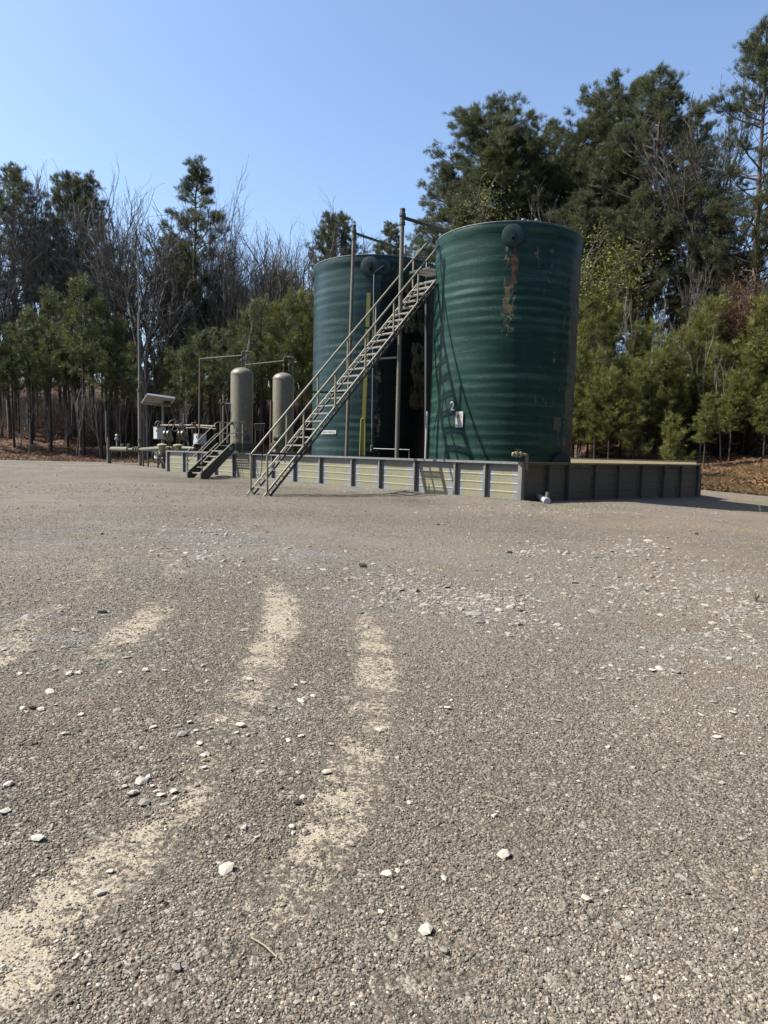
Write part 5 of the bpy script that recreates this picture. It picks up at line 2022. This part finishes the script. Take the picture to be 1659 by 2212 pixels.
def place_stone(px, py, wpx, key, label, group=None):
    g = on_ground(px, py)
    d = (g - Vector((0, 0, CAM_H))).length
    r = wpx * d / FOC / 2 * .95
    me = R.choice([m for k_, m in STONE_ME if k_ == key])
    o = bpy.data.objects.new('stone', me)
    COL.objects.link(o)
    o.location = (g.x, g.y, hz(g.x, g.y) + r * .20 + .003)
    o.rotation_euler = (R.uniform(-.2, .2), R.uniform(-.2, .2), R.uniform(0, 6.28))
    o.scale = (r, r, r * R.uniform(.8, 1.25))
    tag(o, label, 'stone', group)
    return o


LONE = [
    (487, 1882, 38, 'stone', 'flat white stone between the two nearest sandy tracks'),
    (82, 1815, 28, 'stone', 'pale stone by itself above the broad sandy track at left'),
    (382, 2095, 26, 'stone_grey', 'grey rounded stone low in the photo, below the sandy track'),
    (772, 2092, 18, 'stone_grey', 'small grey stone low in the photo beside a sandy patch'),
    (20, 1697, 24, 'stone', 'thin pale stone at the left edge level with the stone cluster'),
    (8, 1757, 26, 'stone', 'long white sliver of stone at the left edge'),
    (237, 1885, 18, 'stone', 'white stone lying inside the broad sandy track'),
    (217, 1932, 24, 'stone', 'flat tan-white stone low inside the broad sandy track'),
    (835, 1893, 30, 'stone', 'bright blocky stone at the bottom centre of the gravel'),
    (1089, 1850, 34, 'stone', 'long pale wedge of stone on the right gravel'),
    (1267, 1945, 26, 'stone', 'pale pointed stone farthest to the lower right'),
    (919, 2012, 34, 'stone', 'wide pale stone half sunk in the bottom gravel'),
    (960, 2057, 24, 'stone_grey', 'grey-white upright chip near the bottom edge'),
    (960, 1901, 20, 'stone', 'small flat white stone just right of the bright blocky stone'),
    (1334, 2005, 24, 'stone_grey', 'dull grey stone sunk in the lower right gravel'),
    (1314, 1615, 15, 'stone', 'white stone alone on the right gravel'),
    (1208, 1559, 16, 'stone_grey', 'bluish grey stone alone right of centre'),
    (1067, 1765, 18, 'stone', 'small pale ringed stone right of centre'),
    (967, 1532, 22, 'stone', 'white chip just right of the sandy tracks'),
    (1549, 1595, 20, 'stone', 'white chip close to the right edge'),
    (820, 1580, 20, 'stone', 'white stone on the right sandy track'),
    (527, 1791, 20, 'stone', 'white stone between the tracks above the flat white stone'),
    (630, 1788, 20, 'stone', 'bright chip beside the right sandy track'),
    (175, 1546, 16, 'stone', 'bright round stone alone on the left gravel'),
    (142, 1587, 20, 'stone', 'pale tilted stone left of the upper stone cluster'),
    (645, 1737, 22, 'stone_dark', 'brown stone beside a hollow near the right sandy track'),
    (445, 1645, 16, 'stone_tan', 'orange-tinged stone by the top of the broad sandy track'),
    (785, 1226, 26, 'stone_dark', 'dark clod in the middle distance'),
    (1100, 1196, 15, 'stone_dark', 'dark lump below the wall corner'),
    (1123, 1351, 15, 'stone_dark', 'dark lump on the open gravel right of centre'),
    (1505, 1153, 12, 'stone_dark', 'small dark clod near the right wall shadow'),
    (947, 1133, 10, 'stone_dark', 'small dark clod in front of the sunlit wall'),
    (1443, 1187, 16, 'stone_tan', 'tan stone at the end of the pale drift at right'),
]
for px, py, w, key, lab in LONE:
    place_stone(px, py, w, key, lab)
for px, py, w in ((287, 1717, 26), (305, 1692, 30), (312, 1737, 30), (347, 1720, 22), (320, 1682, 22), (297, 1674, 17), (330, 1700, 14), (375, 1712, 22), (377, 1727, 17), (270, 1701, 16), (335, 1712, 12)):
    place_stone(px, py, w, 'stone' if R.random() < .65 else 'stone_grey', 'pale stone of the tight cluster above the broad sandy track', 'tight cluster of pale stones')
for px, py, w in ((392, 1589, 24), (432, 1609, 24), (440, 1635, 16), (442, 1660, 16), (410, 1562, 18), (520, 1569, 28), (492, 1605, 18), (425, 1697, 15), (425, 1580, 14), (470, 1560, 13), (455, 1574, 14), (385, 1570, 15), (510, 1585, 14), (535, 1590, 14), (330, 1573, 18)):
    place_stone(px, py, w, 'stone' if R.random() < .6 else 'stone_grey', 'pale stone of the loose scatter between the sandy tracks', 'loose scatter of pale stones')
for px, py, w in ((650, 1517, 22), (677, 1506, 16), (592, 1530, 16), (604, 1533, 14), (650, 1592, 18), (622, 1601, 18), (612, 1675, 20), (645, 1672, 15), (704, 1671, 24), (555, 1811, 16), (668, 1600, 14), (715, 1610, 15), (632, 1488, 15), (640, 1482, 13), (655, 1725, 15), (762, 1828, 14)):
    place_stone(px, py, w, 'stone' if R.random() < .6 else 'stone_grey', 'pale stone strewn along the right sandy track', 'pale stones along the right track')
for px, py, w in ((49, 1533, 18), (70, 1531, 20), (90, 1534, 18), (120, 1524, 10), (58, 1540, 10)):
    place_stone(px, py, w, 'stone' if w != 20 else 'stone_dark', 'stone of the small heap near the left edge', 'small stone heap at left')
for px, py, w in ((315, 1450, 18), (260, 1455, 14), (118, 1448, 16), (150, 1458, 20), (170, 1455, 18), (190, 1472, 12), (45, 1456, 14), (62, 1457, 12), (108, 1495, 22), (540, 1470, 18), (655, 1477, 16), (440, 1440, 14), (355, 1450, 14),
                  (884, 1737, 14), (927, 1487, 14), (975, 1515, 12), (952, 1530, 12), (1075, 1755, 9), (1409, 1450, 20), (1425, 1446, 20), (1460, 1454, 22), (1540, 1518, 14), (1582, 1541, 16), (1515, 1547, 14), (1545, 1585, 12), (1415, 1590, 10),
                  (1220, 1860, 10), (1600, 1815, 14), (1380, 1960, 10), (1590, 2012, 12), (1350, 1960, 8), (1480, 2118, 12), (1240, 2170, 10), (870, 1920, 12), (1250, 1690, 10), (1310, 1700, 8)):
    place_stone(px, py, w, 'stone' if R.random() < .75 else 'stone_grey', 'small pale stone lying singly on the open gravel', 'single small stones on the gravel')

# straws
for px, py, L_, ang, lab in ((570, 2055, .055, -.75, 'dry pale straw lying at the bottom of the gravel'), (1069, 1730, .05, -.5, 'short pale straw on the right gravel')):
    g = on_ground(px, py)
    a = g + Z3 * .012
    d = Vector((cos(ang), sin(ang), .05))
    tag(MB().tube([a - d * L_, a + Z3 * .006, a + d * L_], .0018, 5).build('straw', M['straw'], None, g), lab, 'straw')
# thin dry weed stalks at the right edge
for i, (px, py, hgt, lab) in enumerate(((1650, 1205, 1.0, 'tall bent dry weed stalk at the right edge of the gravel'), (1632, 1300, .13, 'low dry weed tuft on the gravel at right'))):
    g = on_ground(px, py)
    g.z = hz(g.x, g.y)
    b = MB()
    for j in range(3 if i == 0 else 26):
        a = R.uniform(0, 6.28)
        sp_r = .12 if i == 0 else .5
        tip = Vector((cos(a) * hgt * sp_r, sin(a) * hgt * sp_r, hgt * R.uniform(.6, 1)))
        b.tube([g, g + tip * .5 + Z3 * hgt * .1, g + tip], [.003, .0025, .001], 4)
    tag(b.build('dry_weed', M['straw'], None, g), lab, 'weed')
